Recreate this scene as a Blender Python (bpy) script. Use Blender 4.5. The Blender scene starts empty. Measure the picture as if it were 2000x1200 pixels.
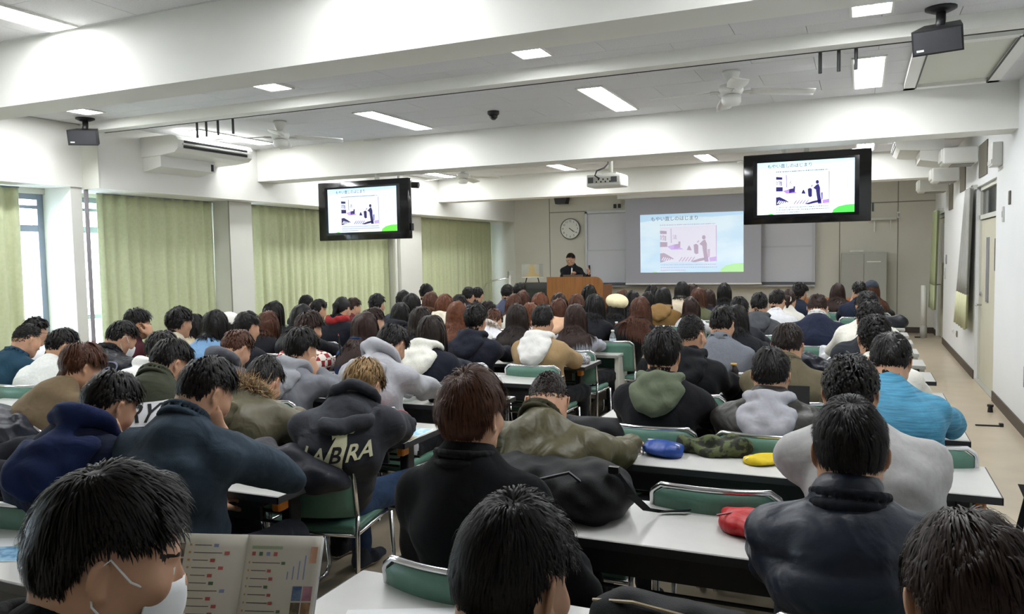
import bpy, bmesh, math, random
import numpy as np
from mathutils import Matrix, Vector

SC = bpy.context.scene
COL = SC.collection

# ---------------------------------------------------------------- camera
F_PX, YAW, PITCH, ROLL, CAM_H = 1545.0, math.radians(23.8), math.radians(3.64), math.radians(-1.07), 1.60
def make_camera():
    cy, sy = math.cos(YAW), math.sin(YAW)
    fwd = Vector((-sy*math.cos(PITCH), cy*math.cos(PITCH), -math.sin(PITCH)))
    right = Vector((cy, sy, 0)); up = right.cross(fwd)
    c, s = math.cos(ROLL), math.sin(ROLL)
    r2 = c*right + s*up; u2 = -s*right + c*up
    cam = bpy.data.cameras.new('camera'); co = bpy.data.objects.new('camera', cam); COL.objects.link(co)
    cam.sensor_width = 36.0; cam.lens = F_PX/2000.0*36.0; cam.clip_start = 0.05; cam.clip_end = 200
    m = Matrix(((r2.x, u2.x, -fwd.x, 0), (r2.y, u2.y, -fwd.y, 0), (r2.z, u2.z, -fwd.z, CAM_H), (0, 0, 0, 1)))
    co.matrix_world = m
    SC.camera = co
make_camera()

# ---------------------------------------------------------------- world, exposure
W = bpy.data.worlds.new('overcast_sky'); SC.world = W; W.use_nodes = True
bg = W.node_tree.nodes['Background']; bg.inputs[0].default_value = (0.86, 0.93, 1.0, 1); bg.inputs[1].default_value = 9.0
SC.view_settings.view_transform = 'Standard'; SC.view_settings.look = 'None'
SC.view_settings.exposure = 1.15; SC.view_settings.gamma = 1.0; SC.view_settings.use_curve_mapping = False
LAMP_STRENGTH = 21.0

# ---------------------------------------------------------------- materials
MATS = {}
def lin(c):
    return tuple(((v/12.92) if v <= 0.04045 else ((v+0.055)/1.055)**2.4) for v in c)
def hexc(h):
    h = h.lstrip('#'); return lin(tuple(int(h[i:i+2], 16)/255 for i in (0, 2, 4)))
def mat(name, col, rough=0.6, var=0.0, vscale=8.0, bump=0.0, bscale=60.0, metal=0.0, spec=0.5, emit=0.0, stretch=None,
        trans=0.0, sheen=0.0, wave=None, subsurf=0.0, alpha=1.0, col2=None, ramp=(0.4, 0.6), coat=0.0):
    """procedural principled material: colour noise + bump (+ wave lines)"""
    if name in MATS: return MATS[name]
    if isinstance(col, str): col = hexc(col)
    m = bpy.data.materials.new(name); m.use_nodes = True; MATS[name] = m
    nt = m.node_tree; N = nt.nodes; L = nt.links; b = N['Principled BSDF']
    b.inputs['Base Color'].default_value = (*col, 1); b.inputs['Roughness'].default_value = rough
    b.inputs['Metallic'].default_value = metal; b.inputs['Specular IOR Level'].default_value = spec
    if trans: b.inputs['Transmission Weight'].default_value = trans
    if sheen: b.inputs['Sheen Weight'].default_value = sheen
    if coat: b.inputs['Coat Weight'].default_value = coat
    if subsurf:
        b.inputs['Subsurface Weight'].default_value = subsurf; b.inputs['Subsurface Radius'].default_value = (0.01, 0.004, 0.002)
        b.inputs['Subsurface Scale'].default_value = 1.0
    if alpha < 1: b.inputs['Alpha'].default_value = alpha
    if emit:
        b.inputs['Emission Color'].default_value = (*col, 1); b.inputs['Emission Strength'].default_value = emit
    if var or bump or wave or col2:
        tc = N.new('ShaderNodeTexCoord'); mp = N.new('ShaderNodeMapping'); L.new(tc.outputs['Object'], mp.inputs[0])
        if stretch: mp.inputs['Scale'].default_value = stretch
    if var or col2:
        n = N.new('ShaderNodeTexNoise'); n.inputs['Scale'].default_value = vscale; n.inputs['Detail'].default_value = 4; L.new(mp.outputs[0], n.inputs['Vector'])
        r = N.new('ShaderNodeValToRGB'); L.new(n.outputs[0], r.inputs[0])
        a = [max(0, c*(1-var)) for c in col]; z = [min(1, c*(1+var)) for c in col] if col2 is None else (hexc(col2) if isinstance(col2, str) else col2)
        if col2 is not None: a = col
        r.color_ramp.elements[0].position = ramp[0] if col2 is not None else 0.3; r.color_ramp.elements[1].position = ramp[1] if col2 is not None else 0.7
        r.color_ramp.elements[0].color = (*a, 1); r.color_ramp.elements[1].color = (*z, 1)
        L.new(r.outputs[0], b.inputs['Base Color'])
        if emit: L.new(r.outputs[0], b.inputs['Emission Color'])
    if bump:
        n2 = N.new('ShaderNodeTexNoise'); n2.inputs['Scale'].default_value = bscale; n2.inputs['Detail'].default_value = 3; L.new(mp.outputs[0], n2.inputs['Vector'])
        bp = N.new('ShaderNodeBump'); bp.inputs['Strength'].default_value = bump; bp.inputs['Distance'].default_value = 0.01
        L.new(n2.outputs[0], bp.inputs['Height']); L.new(bp.outputs[0], b.inputs['Normal'])
        if wave:
            w = N.new('ShaderNodeTexWave'); w.inputs['Scale'].default_value = wave; w.inputs['Distortion'].default_value = 1.0; L.new(mp.outputs[0], w.inputs['Vector'])
            ad = N.new('ShaderNodeMath'); ad.operation = 'ADD'; L.new(n2.outputs[0], ad.inputs[0]); L.new(w.outputs[0], ad.inputs[1]); L.new(ad.outputs[0], bp.inputs['Height'])
    return m

# ---------------------------------------------------------------- mesh building
class MB:
    def __init__(s): s.v = []; s.f = []; s.mi = []; s.cur = 0
    def add(s, verts, faces):
        o = len(s.v); s.v.extend([tuple(p) for p in verts]); s.f.extend([tuple(i+o for i in f) for f in faces]); s.mi.extend([s.cur]*len(faces)); return s
    def box(s, x0, x1, y0, y1, z0, z1):
        return s.add([(x0,y0,z0),(x1,y0,z0),(x1,y1,z0),(x0,y1,z0),(x0,y0,z1),(x1,y0,z1),(x1,y1,z1),(x0,y1,z1)],
                     [(0,3,2,1),(4,5,6,7),(0,1,5,4),(1,2,6,5),(2,3,7,6),(3,0,4,7)])
    def cbox(s, c, sz, R=None):
        h = [v/2 for v in sz]; P = []
        for dz in (-1, 1):
            for dx, dy in ((-1,-1),(1,-1),(1,1),(-1,1)):
                p = Vector((dx*h[0], dy*h[1], dz*h[2]))
                if R is not None: p = R @ p
                P.append(tuple(p+Vector(c)))
        return s.add(P, [(0,3,2,1),(4,5,6,7),(0,1,5,4),(1,2,6,5),(2,3,7,6),(3,0,4,7)])
    def rbox(s, x0, x1, y0, y1, z0, z1, r=0.01, seg=2):
        bm = bmesh.new(); bmesh.ops.create_cube(bm, size=1)
        for v in bm.verts: v.co = Vector(((x0+x1)/2+v.co.x*(x1-x0), (y0+y1)/2+v.co.y*(y1-y0), (z0+z1)/2+v.co.z*(z1-z0)))
        bmesh.ops.bevel(bm, geom=bm.edges[:], offset=r, segments=seg, affect='EDGES', profile=0.5)
        bm.verts.index_update(); s.add([v.co[:] for v in bm.verts], [[v.index for v in f.verts] for f in bm.faces]); bm.free(); return s
    def tube(s, pts, r, n=8, cap=True):
        pts = [Vector(p) for p in pts]; rs = r if isinstance(r, (list, tuple)) else [r]*len(pts)
        V = []; F = []; up = None
        for i, p in enumerate(pts):
            t = (pts[min(i+1, len(pts)-1)]-pts[max(i-1, 0)]).normalized()
            if up is None:
                up = Vector((0,0,1)) if abs(t.z) < 0.9 else Vector((1,0,0))
            a = (up - t*up.dot(t)).normalized(); b = t.cross(a); up = a
            for k in range(n):
                an = 2*math.pi*k/n; V.append(tuple(p+(a*math.cos(an)+b*math.sin(an))*rs[i]))
        for i in range(len(pts)-1):
            for k in range(n):
                F.append((i*n+k, i*n+(k+1)%n, (i+1)*n+(k+1)%n, (i+1)*n+k))
        if cap: F.append(tuple(range(n-1, -1, -1))); F.append(tuple((len(pts)-1)*n+k for k in range(n)))
        return s.add(V, F)
    def lathe(s, prof, n=16, c=(0,0,0), R=None):
        V = []; F = []
        for (r, z) in prof:
            for k in range(n):
                a = 2*math.pi*k/n; p = Vector((r*math.cos(a), r*math.sin(a), z))
                if R is not None: p = R @ p
                V.append(tuple(p+Vector(c)))
        for i in range(len(prof)-1):
            for k in range(n): F.append((i*n+k, i*n+(k+1)%n, (i+1)*n+(k+1)%n, (i+1)*n+k))
        F.append(tuple(range(n-1, -1, -1))); F.append(tuple((len(prof)-1)*n+k for k in range(n)))
        return s.add(V, F)
    def prism(s, poly, y0, y1, axis='y'):
        """polygon in (x,z) extruded along y (or (y,z) along x / (x,y) along z)"""
        n = len(poly)
        def P(a, b, t): return (a, t, b) if axis == 'y' else ((t, a, b) if axis == 'x' else (a, b, t))
        V = [P(a, b, y0) for a, b in poly]+[P(a, b, y1) for a, b in poly]
        F = [tuple(range(n-1, -1, -1)), tuple(range(n, 2*n))]+[(i, (i+1) % n, n+(i+1) % n, n+i) for i in range(n)]
        return s.add(V, F)
    def grid(s, P, thick=None):
        """P: rows x cols of points -> sheet (optionally closed with a second offset sheet given as P2)"""
        r = len(P); c = len(P[0]); V = [tuple(p) for row in P for p in row]
        F = [(i*c+j, i*c+j+1, (i+1)*c+j+1, (i+1)*c+j) for i in range(r-1) for j in range(c-1)]
        if thick is not None:
            o = len(V); V += [tuple(Vector(p)+Vector(thick)) for p in V]
            F += [(b+o, a+o, d+o, c2+o) for (a, b, c2, d) in F[:]]
            ring = [j for j in range(c)]+[i*c+c-1 for i in range(1, r)]+[(r-1)*c+j for j in range(c-2, -1, -1)]+[i*c for i in range(r-2, 0, -1)]
            for i in range(len(ring)):
                a, b = ring[i], ring[(i+1) % len(ring)]; F.append((a, a+o, b+o, b))
        return s.add(V, F)
    def mesh(s, name, mats, smooth=False):
        me = bpy.data.meshes.new(name); me.from_pydata(s.v, [], s.f)
        for m in (mats if isinstance(mats, (list, tuple)) else [mats]): me.materials.append(m)
        if any(s.mi): me.polygons.foreach_set('material_index', s.mi)
        bm = bmesh.new(); bm.from_mesh(me); bmesh.ops.recalc_face_normals(bm, faces=bm.faces); bm.to_mesh(me); bm.free()
        if smooth: me.polygons.foreach_set('use_smooth', [True]*len(me.polygons))
        me.update(); return me
    def build(s, name, mats, parent=None, smooth=False, loc=None, auto=None):
        me = s.mesh(name, mats, smooth or auto is not None)
        if auto is not None:
            me.set_sharp_from_angle(angle=math.radians(auto))
        return link(name, me, parent, loc)

def link(name, me, parent=None, loc=None):
    o = bpy.data.objects.new(name, me); COL.objects.link(o)
    if parent is not None: o.parent = parent
    if loc is not None: o.location = loc
    return o
def tag(o, label=None, cat=None, group=None, kind=None):
    if label: o['label'] = label
    if cat: o['category'] = cat
    if group: o['group'] = group
    if kind: o['kind'] = kind
    return o
def empty(name, label, cat, loc=(0,0,0), rz=0.0, group=None):
    o = bpy.data.objects.new(name, None); COL.objects.link(o); o.empty_display_size = 0.1
    o.location = loc; o.rotation_euler = (0, 0, rz); return tag(o, label, cat, group)
def copy_tree(o, parent=None):
    c = o.copy(); COL.objects.link(c); c.parent = parent
    for ch in o.children: copy_tree(ch, c)
    return c
def struct(o, label, cat='structure'):
    return tag(o, label, cat, kind='structure')
def text_mesh(txt, size, shear=0.0, bold=0.0, extrude=0.0005, align='CENTER'):
    cu = bpy.data.curves.new('t', 'FONT'); cu.body = txt; cu.size = size; cu.shear = shear; cu.offset = bold; cu.extrude = extrude
    cu.align_x = align; cu.align_y = 'CENTER'; cu.resolution_u = 3
    ob = bpy.data.objects.new('t', cu); COL.objects.link(ob)
    dg = bpy.context.evaluated_depsgraph_get(); me = bpy.data.meshes.new_from_object(ob.evaluated_get(dg))
    bpy.data.objects.remove(ob); bpy.data.curves.remove(cu); return me
# ---------------------------------------------------------------- setting
XL, XR, YB, YF, ZC = -8.0, 1.28, -2.2, 16.9, 3.08      # window wall, right wall, rear wall, front wall, ceiling
M_wall = mat('wall_cream_paint', '#dadad2', 0.75, var=0.03, vscale=1.5, bump=0.06, bscale=120)
M_wallr = mat('wall_white_paint', '#e4e6e6', 0.7, var=0.02, vscale=1.2, bump=0.05, bscale=140)
M_beam = mat('beam_paint', '#e3e3dd', 0.7, var=0.02, vscale=2.0, bump=0.05, bscale=90)
M_ceil = mat('ceiling_board', '#d8d8da', 0.9, var=0.05, vscale=90, bump=0.25, bscale=260)
M_floor = mat('floor_vinyl', '#b9ab94', 0.32, var=0.07, vscale=3.0, bump=0.02, bscale=30, spec=0.45)
M_base = mat('baseboard_brown', '#4a4038', 0.5)
M_black = mat('black_plastic', '#151517', 0.45, bump=0.05, bscale=300)
M_dark = mat('dark_metal', '#1c1d20', 0.5)
M_white = mat('white_plastic', '#dfdfda', 0.4)
M_offw = mat('off_white_steel', '#cfcfc6', 0.45)
M_alu = mat('aluminium_frame', '#8b95a5', 0.35, metal=0.6)
M_chrome = mat('chrome_tube', '#d5d5d8', 0.18, metal=1.0)
M_glass = mat('window_glass', '#e8f2f6', 0.03, trans=1.0, spec=0.4)
M_dglass = mat('dark_glass', '#20262a', 0.08, spec=0.6)
M_curt = mat('curtain_green', '#c4cba4', 0.85, var=0.05, vscale=30, bump=0.1, bscale=400, sheen=0.2)
M_grey = mat('grey_steel', '#a9a9a2', 0.5)
M_joint = mat('joint_grey', '#8d8c80', 0.8)
M_tube = mat('lamp_tube', (0.965, 0.985, 1.0), 0.4, emit=LAMP_STRENGTH)
M_tubeadded = mat('lamp_tube_added', (0.965, 0.985, 1.0), 0.4, emit=LAMP_STRENGTH*0.4)
M_reflect = mat('lamp_reflector', '#efefec', 0.3)

struct(MB().box(XL-0.3, XR+0.9, YB-0.3, YF+0.3, -0.2, 0).build('floor', M_floor), 'beige vinyl classroom floor', 'floor')
ceil = struct(MB().box(XL-0.3, XR+0.9, YB-0.3, YF+0.3, ZC+0.02, ZC+0.2).build('ceiling', mat('ceiling_slab', '#9a9994', 0.9)), 'white ceiling of speckled acoustic boards', 'ceiling')
bw, bd = 0.905, 0.91
bm_ = MB().box(0, bw-0.004, 0, bd/2-0.004, 0, 0.03).mesh('ceiling_board', M_ceil)
for (y0, y1) in ((1.25, 3.54), (3.84, 8.36), (8.75, 13.3)):
    ny = int(math.ceil((y1-y0)/(bd/2)))
    for iy in range(ny):
        for ix in range(10):
            x = XL+0.42+ix*bw-(bw/2 if iy % 2 else 0)
            link('ceiling_board', bm_, ceil, (x, y0+iy*bd/2, ZC))
m = MB()
for (y0, y1) in ((YB, 1.25), (13.7, YF)): m.box(XL, XR, y0, y1, ZC, ZC+0.03)
m.box(XL, XL+0.45, 1.25, 13.3, ZC, ZC+0.03); m.box(XR-0.26, XR, 1.25, 13.3, ZC+0.001, ZC+0.03)
m.build('ceiling_board_field', M_ceil, ceil)

# beams
for i, (y0, y1, lab) in enumerate(((3.54, 3.84, 'wide cream beam crossing the ceiling nearest the camera'), (8.36, 8.75, 'cream ceiling beam above the hanging televisions'), (13.3, 13.72, 'cream ceiling beam before the projection screen'))):
    struct(MB().box(XL, XR, y0, y1, 2.66, ZC+0.03).build('trim_%d' % (i+1), M_beam), lab, 'beam')
r = MB().box(-7.35, XR, 5.86, 6.0, 2.985, ZC+0.03).build('trim_4', M_beam); struct(r, 'shallow partition rail across the ceiling with dark slot', 'rail')
MB().box(-7.3, XR-0.02, 6.0, 6.012, 2.98, 2.992).build('slot', M_dark, r)
for x in (-6.04, -5.92, -5.77, -5.58, -0.27, -0.15, -0.04):
    MB().tube([(x, 6.03, 2.99), (x, 6.03, 2.84)], 0.012, 6).build('hanger_hook', M_dark, r)
# soffits on the window side
struct(MB().box(XL, -7.58, YB, 5.95, 2.42, ZC+0.03).build('trim_5', M_beam), 'white box soffit over the nearest window', 'soffit')
struct(MB().box(XL, -7.35, 5.95, YF, 2.40, ZC+0.03).build('trim_6', M_beam), 'white box soffit over the drawn green curtains', 'soffit')
MB().box(-7.585, -7.34, 5.935, 5.95, 2.40, ZC).build('trim_7', M_wall); struct(bpy.data.objects['trim_7'], 'grey return face where the soffit steps', 'soffit')

# window wall: piers, sill wall, windows
PIERS = [(YB, 0.0), (5.8, 5.93), (8.07, 8.5), (12.3, 13.05), (16.5, YF)]
m = MB()
for k, (a, b) in enumerate(PIERS): m.box(XL-0.2, -7.6, a, b, 0, 2.43) if 0 < k < 4 else m.box(XL-0.2, XL+0.02, a, b, 0, 2.43)
m.box(XL-0.2, XL, YB, YF, 0, 0.35)
m.box(XL-0.2, XL, YB, YF, 2.36, 2.45)
struct(m.build('wall_left', M_wall), 'cream window wall with square piers', 'wall')
p = MB().tube([(-7.585, 5.97, 0), (-7.585, 5.97, 2.4)], 0.022, 8).build('conduit_pipe', mat('conduit_grey', '#8f8a90', 0.5))
tag(p, 'thin grey vertical conduit beside the first window pier', 'pipe')
MB().tube([(-7.59, 8.06, 0), (-7.59, 8.06, 2.4)], 0.008, 6).build('conduit_pipe', M_joint); tag(bpy.data.objects['conduit_pipe.001'], 'thin dark edge line on the white pier between curtains', 'pipe')
for dx, yy in ((0, 12.24), (0.06, 12.19)):
    q = MB().tube([(-7.7+dx, yy, 0), (-7.7+dx, yy, 2.4)], 0.03, 8).build('water_pipe', M_wall)
    tag(q, 'cream vertical pipe on the far pier, %s of two' % ('left' if dx == 0 else 'right'), 'pipe')
spans = [(0.0, 5.8), (5.93, 8.07), (8.5, 12.3), (13.05, 16.5)]
for wi, (a, b) in enumerate(spans):
    fr = MB(); x0, x1 = -8.12, -8.04
    n = max(2, round((b-a)/0.95)); st = (b-a)/n
    fr.box(x0, x1, a, b, 0.35, 0.42); fr.box(x0, x1, a, b, 2.30, 2.36); fr.box(x0, x1, a, b, 1.96, 2.03); fr.box(x0, x1, a, b, 0.98, 1.03)
    for k in range(n+1):
        y = min(max(a+k*st, a+0.035), b-0.035); fr.box(x0-0.003, x1+0.003, y-0.035, y+0.035, 0.35, 2.36)
    w = fr.build('window_%d' % (wi+1), M_alu)
    struct(w, ['tall aluminium window at the far left edge', 'aluminium window between pier and half drawn curtain', 'aluminium window behind the middle green curtain', 'aluminium window behind the front green curtain'][wi], 'window')
    for k in range(n):
        for (za, zb) in ((0.42, 0.98), (1.03, 1.96), (2.03, 2.30)):
            MB().box(-8.085, -8.079, a+k*st+0.035, a+(k+1)*st-0.035, za, zb).build('pane', M_glass, w)
    MB().box(-8.05, -8.0, a+0.05, b-0.05, 2.2, 2.235).build('blind_rail', M_alu, w)

def curtain(y0, y1, label, seed, x=-7.86, z0=0.12, z1=2.395, wl=0.165, amp=0.042, M=M_curt, group='pale green window curtains'):
    rnd = random.Random(seed); n = int((y1-y0)/wl*9); P = []
    ph = [rnd.uniform(0, 6.28) for _ in range(5)]
    zs = [z1, z1-0.05, z1-0.3, z1-0.8, (z0+z1)/2, z0+0.4, z0]
    for z in zs:
        t = (z1-z)/(z1-z0); row = []
        for i in range(n+1):
            y = y0+(y1-y0)*i/n; u = (y-y0)/wl*2*math.pi
            u += 0.9*math.sin(0.7*(y-y0)/wl+ph[0])+0.5*math.sin(1.9*(y-y0)/wl+ph[1])
            a = amp*(0.55+0.45*t)*(0.8+0.35*math.sin(0.55*u+ph[2]))
            row.append((x+a*math.sin(u+0.3*t*math.sin(ph[3]+y*3)), y+0.012*math.sin(2*u+ph[4])*t, z))
        P.append(row)
    o = empty('curtain', label, 'curtain', (0, 0, 0), group=group)
    MB().grid(P, (-0.006, 0, 0)).build('cloth', M, o, smooth=True)
    MB().tube([(x-0.0, y0, z1+0.004), (x, y1, z1+0.004)], 0.009, 6).build('rail', M_alu, o)
    return o
curtain(1.5, 5.42, 'pale green curtain at the far left edge', 1)
curtain(6.32, 8.06, 'pale green curtain between the window gap and white pier', 2)
curtain(8.72, 12.31, 'pale green curtain behind the left television', 3)
curtain(13.1, 16.62, 'pale green curtain nearest the front wall', 4)

# right wall with two doorways
D1a, D1b, D2a, D2b = 9.55, 11.05, 15.1, 16.45
m = MB()
for (a, b, z0, z1) in ((YB, D1a, 0, ZC), (D1a, D1b, 2.33, ZC), (D1b, D2a, 0, ZC), (D2a, D2b, 2.21, ZC), (D2b, YF+.2, 0, ZC)): m.box(XR, XR+0.22, a, b, z0, z1+0.03)
struct(m.build('wall_right', M_wallr), 'long white wall on the right with two doorways', 'wall')
for k, (a, b) in enumerate(((YB, D1a-0.01), (D1b+0.01, D2a-0.01), (D2b, YF))):
    struct(MB().box(XR-0.012, XR, a, b, 0.0, 0.105).build('baseboard_right' if k == 0 else 'baseboard_right_%d' % k, M_base), 'dark brown baseboard along the right wall, %s stretch' % ('nearest', 'middle', 'farthest')[k], 'baseboard')
M_door = mat('door_paint', '#cdcab5', 0.5, var=0.02)
d = MB().rbox(XR+0.05, XR+0.09, D1a+0.05, D1b-0.05, 0.01, 1.93, 0.004, 1).build('door_1', M_door); struct(d, 'cream steel classroom door with slit window and lever', 'door')
MB().box(XR+0.03, XR+0.12, D1a, D1a+0.05, 0, 2.33).box(XR+0.03, XR+0.12, D1b-0.05, D1b, 0, 2.33).box(XR+0.03, XR+0.12, D1a, D1b, 1.94, 1.99).box(XR+0.03, XR+0.12, D1a, D1b, 2.28, 2.33).build('door_frame', M_offw, d)
MB().box(XR+0.06, XR+0.07, D1a+0.05, D1b-0.05, 1.99, 2.28).build('transom_pane', M_dglass, d)
MB().box(XR+0.04, XR+0.055, 10.35, 10.53, 0.98, 1.72).build('slit_window', mat('frosted', '#8e8d96', 0.2), d)
MB().box(XR+0.045, XR+0.052, 9.75, 9.95, 1.35, 1.7).build('notice_plate', M_dark, d)
MB().tube([(XR+0.05, 10.9, 0.92), (XR-0.01, 10.9, 0.92), (XR-0.015, 10.78, 0.92)], 0.011, 8).build('lever_handle', M_chrome, d, smooth=True)
MB().lathe([(0.03, 0), (0.03, 0.012), (0.012, 0.02)], 12, (XR+0.045, 10.9, 1.05), Matrix.Rotation(-math.pi/2, 3, 'Y')).build('lock', M_chrome, d)
for z in (0.22, 0.95, 1.75): MB().box(XR+0.03, XR+0.052, D1a+0.04, D1a+0.07, z, z+0.12).build('hinge', M_dark, d)
MB().box(XR, XR+0.2, D1a, D1b, 0.001, 0.012).build('threshold', M_grey, d)
MB().box(XR+0.2, XR+0.25, D1a-.1, D1b+.1, 0, 2.5).build('wall_corridor', M_dark); struct(bpy.data.objects['wall_corridor'], 'dark corridor side behind the classroom door', 'wall')
MB().box(XR+0.2, XR+0.25, D2a-.1, D2b+.1, 0, 2.4).build('wall_corridor_2', M_dark); struct(bpy.data.objects['wall_corridor_2'], 'dark corridor side behind the front doorway', 'wall')
d = MB().rbox(XR+0.06, XR+0.10, D2a+0.05, D2b-0.05, 0.01, 2.14, 0.004, 1).build('door_2', M_door); struct(d, 'cream door beside the front wall corner', 'door')
MB().box(XR+0.03, XR+0.12, D2a, D2a+0.05, 0, 2.21).box(XR+0.03, XR+0.12, D2b-0.05, D2b, 0, 2.21).box(XR+0.03, XR+0.12, D2a, D2b, 2.15, 2.21).build('door_frame', M_offw, d)
MB().box(XR+0.05, XR+0.062, 15.35, 16.2, 1.35, 2.05).build('pane', M_dglass, d)
MB().tube([(XR+0.06, 16.3, 0.95), (XR+0.0, 16.3, 0.95), (XR-0.005, 16.18, 0.95)], 0.012, 8).build('lever_handle', M_chrome, d)

# door curtains: light grey blackout with cream hem, and a green one at the front door
def door_curtain(y0, y1a, y1b, z1, z0, x, label, M, Mhem, hem):
    P = []; n = 40
    for k in range(9):
        t = k/8; row = []
        for i in range(n+1):
            y = y0+(y1a+(y1b-y1a)*t-y0)*i/n
            row.append((x-0.03*t-0.028*math.sin(i/n*2*math.pi*4.3+0.4), y, z1+(z0-z1)*t))
        P.append(row)
    o = empty('door_curtain', label, 'curtain')
    h = 6
    MB().grid(P[:h+1], (0.006, 0, 0)).build('cloth', M, o, smooth=True)
    MB().grid(P[h:], (0.006, 0, 0)).build('hem', Mhem, o, smooth=True)
    MB().tube([(x, y0-0.05, z1+0.01), (x, y1a+0.05, z1+0.01)], 0.012, 8).build('rail', M_offw, o)
    MB().box(x, XR+0.002, y0-0.05, y0-0.03, z1-0.01, z1+0.03).box(x, XR+0.002, y1a+0.02, y1a+0.04, z1-0.01, z1+0.03).build('wall_bracket', M_offw, o)
    return o
M_cg = mat('curtain_grey_lining', '#a9a9a4', 0.6, var=0.05); M_ch = mat('curtain_cream', '#cdcda6', 0.8)
door_curtain(11.08, 11.45, 12.25, 2.33, 0.6, XR-0.06, 'short grey lined curtain beside the right hand door', M_cg, M_ch, 1)
door_curtain(15.2, 15.9, 16.15, 2.25, 0.55, XR-0.09, 'narrow pale green curtain by the front door', mat('curtain_green2', '#a9b38c', .85), mat('curtain_green3', '#b4bd98', .85), 1)
q = empty('floor_pole', 'white pole with steel foot standing near the front door', 'pole', (1.05, 16.0, 0))
MB().tube([(0, 0, 0.22), (0, 0, 0.95)], 0.05, 12).build('pole', M_white, q, smooth=True)
MB().tube([(0, 0, 0), (0, 0, 0.22)], 0.058, 12).build('foot', M_grey, q, smooth=True)
MB().box(-0.14, -0.02, -0.03, 0.03, 0, 0.02).build('wedge', M_dark, q)

# rear wall (behind the camera) and front wall
struct(MB().box(XL, XR+0.2, YB-0.2, YB, 0, ZC).build('wall_rear', M_wall), 'cream rear wall behind the camera', 'wall')
fw = struct(MB().box(XL, XR+0.2, YF, YF+0.2, 0, ZC).build('wall_front', mat('wall_front_paint', '#d2d0c4', 0.75, var=0.03, vscale=1.3)), 'beige panelled front wall', 'wall')
for x in (-6.48, -0.38, 0.65): MB().box(x-0.008, x+0.008, YF-0.006, YF, 0.1, 2.9).build('panel_joint', M_joint, fw)
MB().box(-6.48, -5.6, YF-0.006, YF, 2.57, 2.59).box(-0.85, XR, YF-0.006, YF, 2.50, 2.52).build('panel_joint', M_joint, fw)
MB().box(XL, -7.35, YF-.01, YF, 0, 2.4).build('side_panel', M_wall, fw)
struct(MB().box(-6.0, XR, YF-0.014, YF, 0, 0.11).build('baseboard_front', M_base), 'dark baseboard along the front wall', 'baseboard')

# ---------------------------------------------------------------- ceiling lights
def ceiling_light():
    o = empty('ceiling_light', 'x', 'light', group='recessed fluorescent ceiling lights')
    w, l = 0.125, 0.625
    MB().box(-w, -w+0.015, -l, l, -0.012, 0.0).box(w-0.015, w, -l, l, -0.012, 0.0).box(-w, w, -l, -l+0.015, -0.012, 0.0).box(-w, w, l-0.015, l, -0.012, 0.0).build('frame', M_white, o)
    MB().box(-w+0.012, w-0.012, -l+0.012, l-0.012, -0.004, -0.001).build('reflector', M_reflect, o)
    for s in (-1, 1):
        MB().box(-0.042, 0.042, -l+0.03, l-0.03, -0.009, -0.0045).build('tube_diffuser', M_tube, o, loc=(s*0.055, 0, 0))
    return o
cl0 = ceiling_light(); first = True
colname = {-6.85: 'window side', -4.57: 'left middle', -2.2: 'right middle', 0.05: 'wall side'}
rowname = {2.88: 'in the bay above the camera', 4.93: 'just behind the nearest beam', 7.37: 'between the partition rail and middle beam', 10.0: 'hidden just beyond the middle beam', 12.35: 'before the front beam', 14.7: 'added unseen behind the front beam'}
tube_added = cl0.children[-1].data.copy(); tube_added.materials[0] = M_tubeadded
for yy in (2.88, 4.93, 7.37, 10.0, 12.35, 14.7):
    for xx in (-6.85, -4.57, -2.2, 0.05):
        o = cl0 if first else copy_tree(cl0); first = False
        o.location = (xx, yy, ZC-0.001); o['label'] = 'lit %s ceiling light %s' % (colname[xx], rowname[yy])
        if yy > 14:  # weaker row added out of view to brighten the front wall
            for c in o.children:
                if c.name.startswith('tube_diffuser'): c.data = tube_added

# ---------------------------------------------------------------- ceiling fans
def fan(loc, label, rot):
    o = empty('ceiling_fan', label, 'fan', loc, rot, 'white ceiling fans')
    MB().lathe([(0.07, 0), (0.07, -0.02), (0.04, -0.09), (0.03, -0.1)], 16).build('canopy', M_white, o, smooth=True)
    MB().lathe([(0.03, -0.1), (0.095, -0.115), (0.1, -0.16), (0.085, -0.185), (0.05, -0.19)], 20).build('motor_housing', M_white, o, smooth=True)
    MB().lathe([(0.05, -0.19), (0.078, -0.2), (0.078, -0.25), (0.06, -0.275), (0.01, -0.28)], 20).build('lamp_bowl', M_white, o, smooth=True)
    for k in range(4):
        a = k*math.pi/2; c, s = math.cos(a), math.sin(a); P = []
        for i in range(9):
            t = i/8; r = 0.15+0.50*t; w = 0.05+0.022*math.sin(t*2.6); row = []
            for j in (-1, -0.33, 0.33, 1):
                row.append((r*c-s*j*w, r*s+c*j*w, -0.165-0.012*j-0.03*t))
            P.append(row)
        b = MB().grid(P, (0, 0, -0.006)).build('blade', M_white, o, smooth=True)
        MB().tube([(0.08*c, 0.08*s, -0.17), (0.17*c, 0.17*s, -0.17)], 0.012, 6).build('arm', M_offw, b)
fan((-0.98, 6.75, ZC), 'white ceiling fan at upper right under the ceiling', 0.25)
fan((-5.65, 6.8, ZC), 'white ceiling fan beside the left air conditioner', 0.6)
fan((-5.95, 11.6, ZC), 'white ceiling fan beyond the left television', 0.1)
fan((-0.99, 11.9, ZC), 'white ceiling fan half hidden above the right television', 0.3)
o = empty('dome_camera', 'small black dome camera in the middle of the ceiling', 'camera', (-3.43, 7.4, ZC))
MB().lathe([(0.06, 0), (0.06, -0.03), (0.05, -0.04)], 16).build('base', M_black, o, smooth=True)
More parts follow.
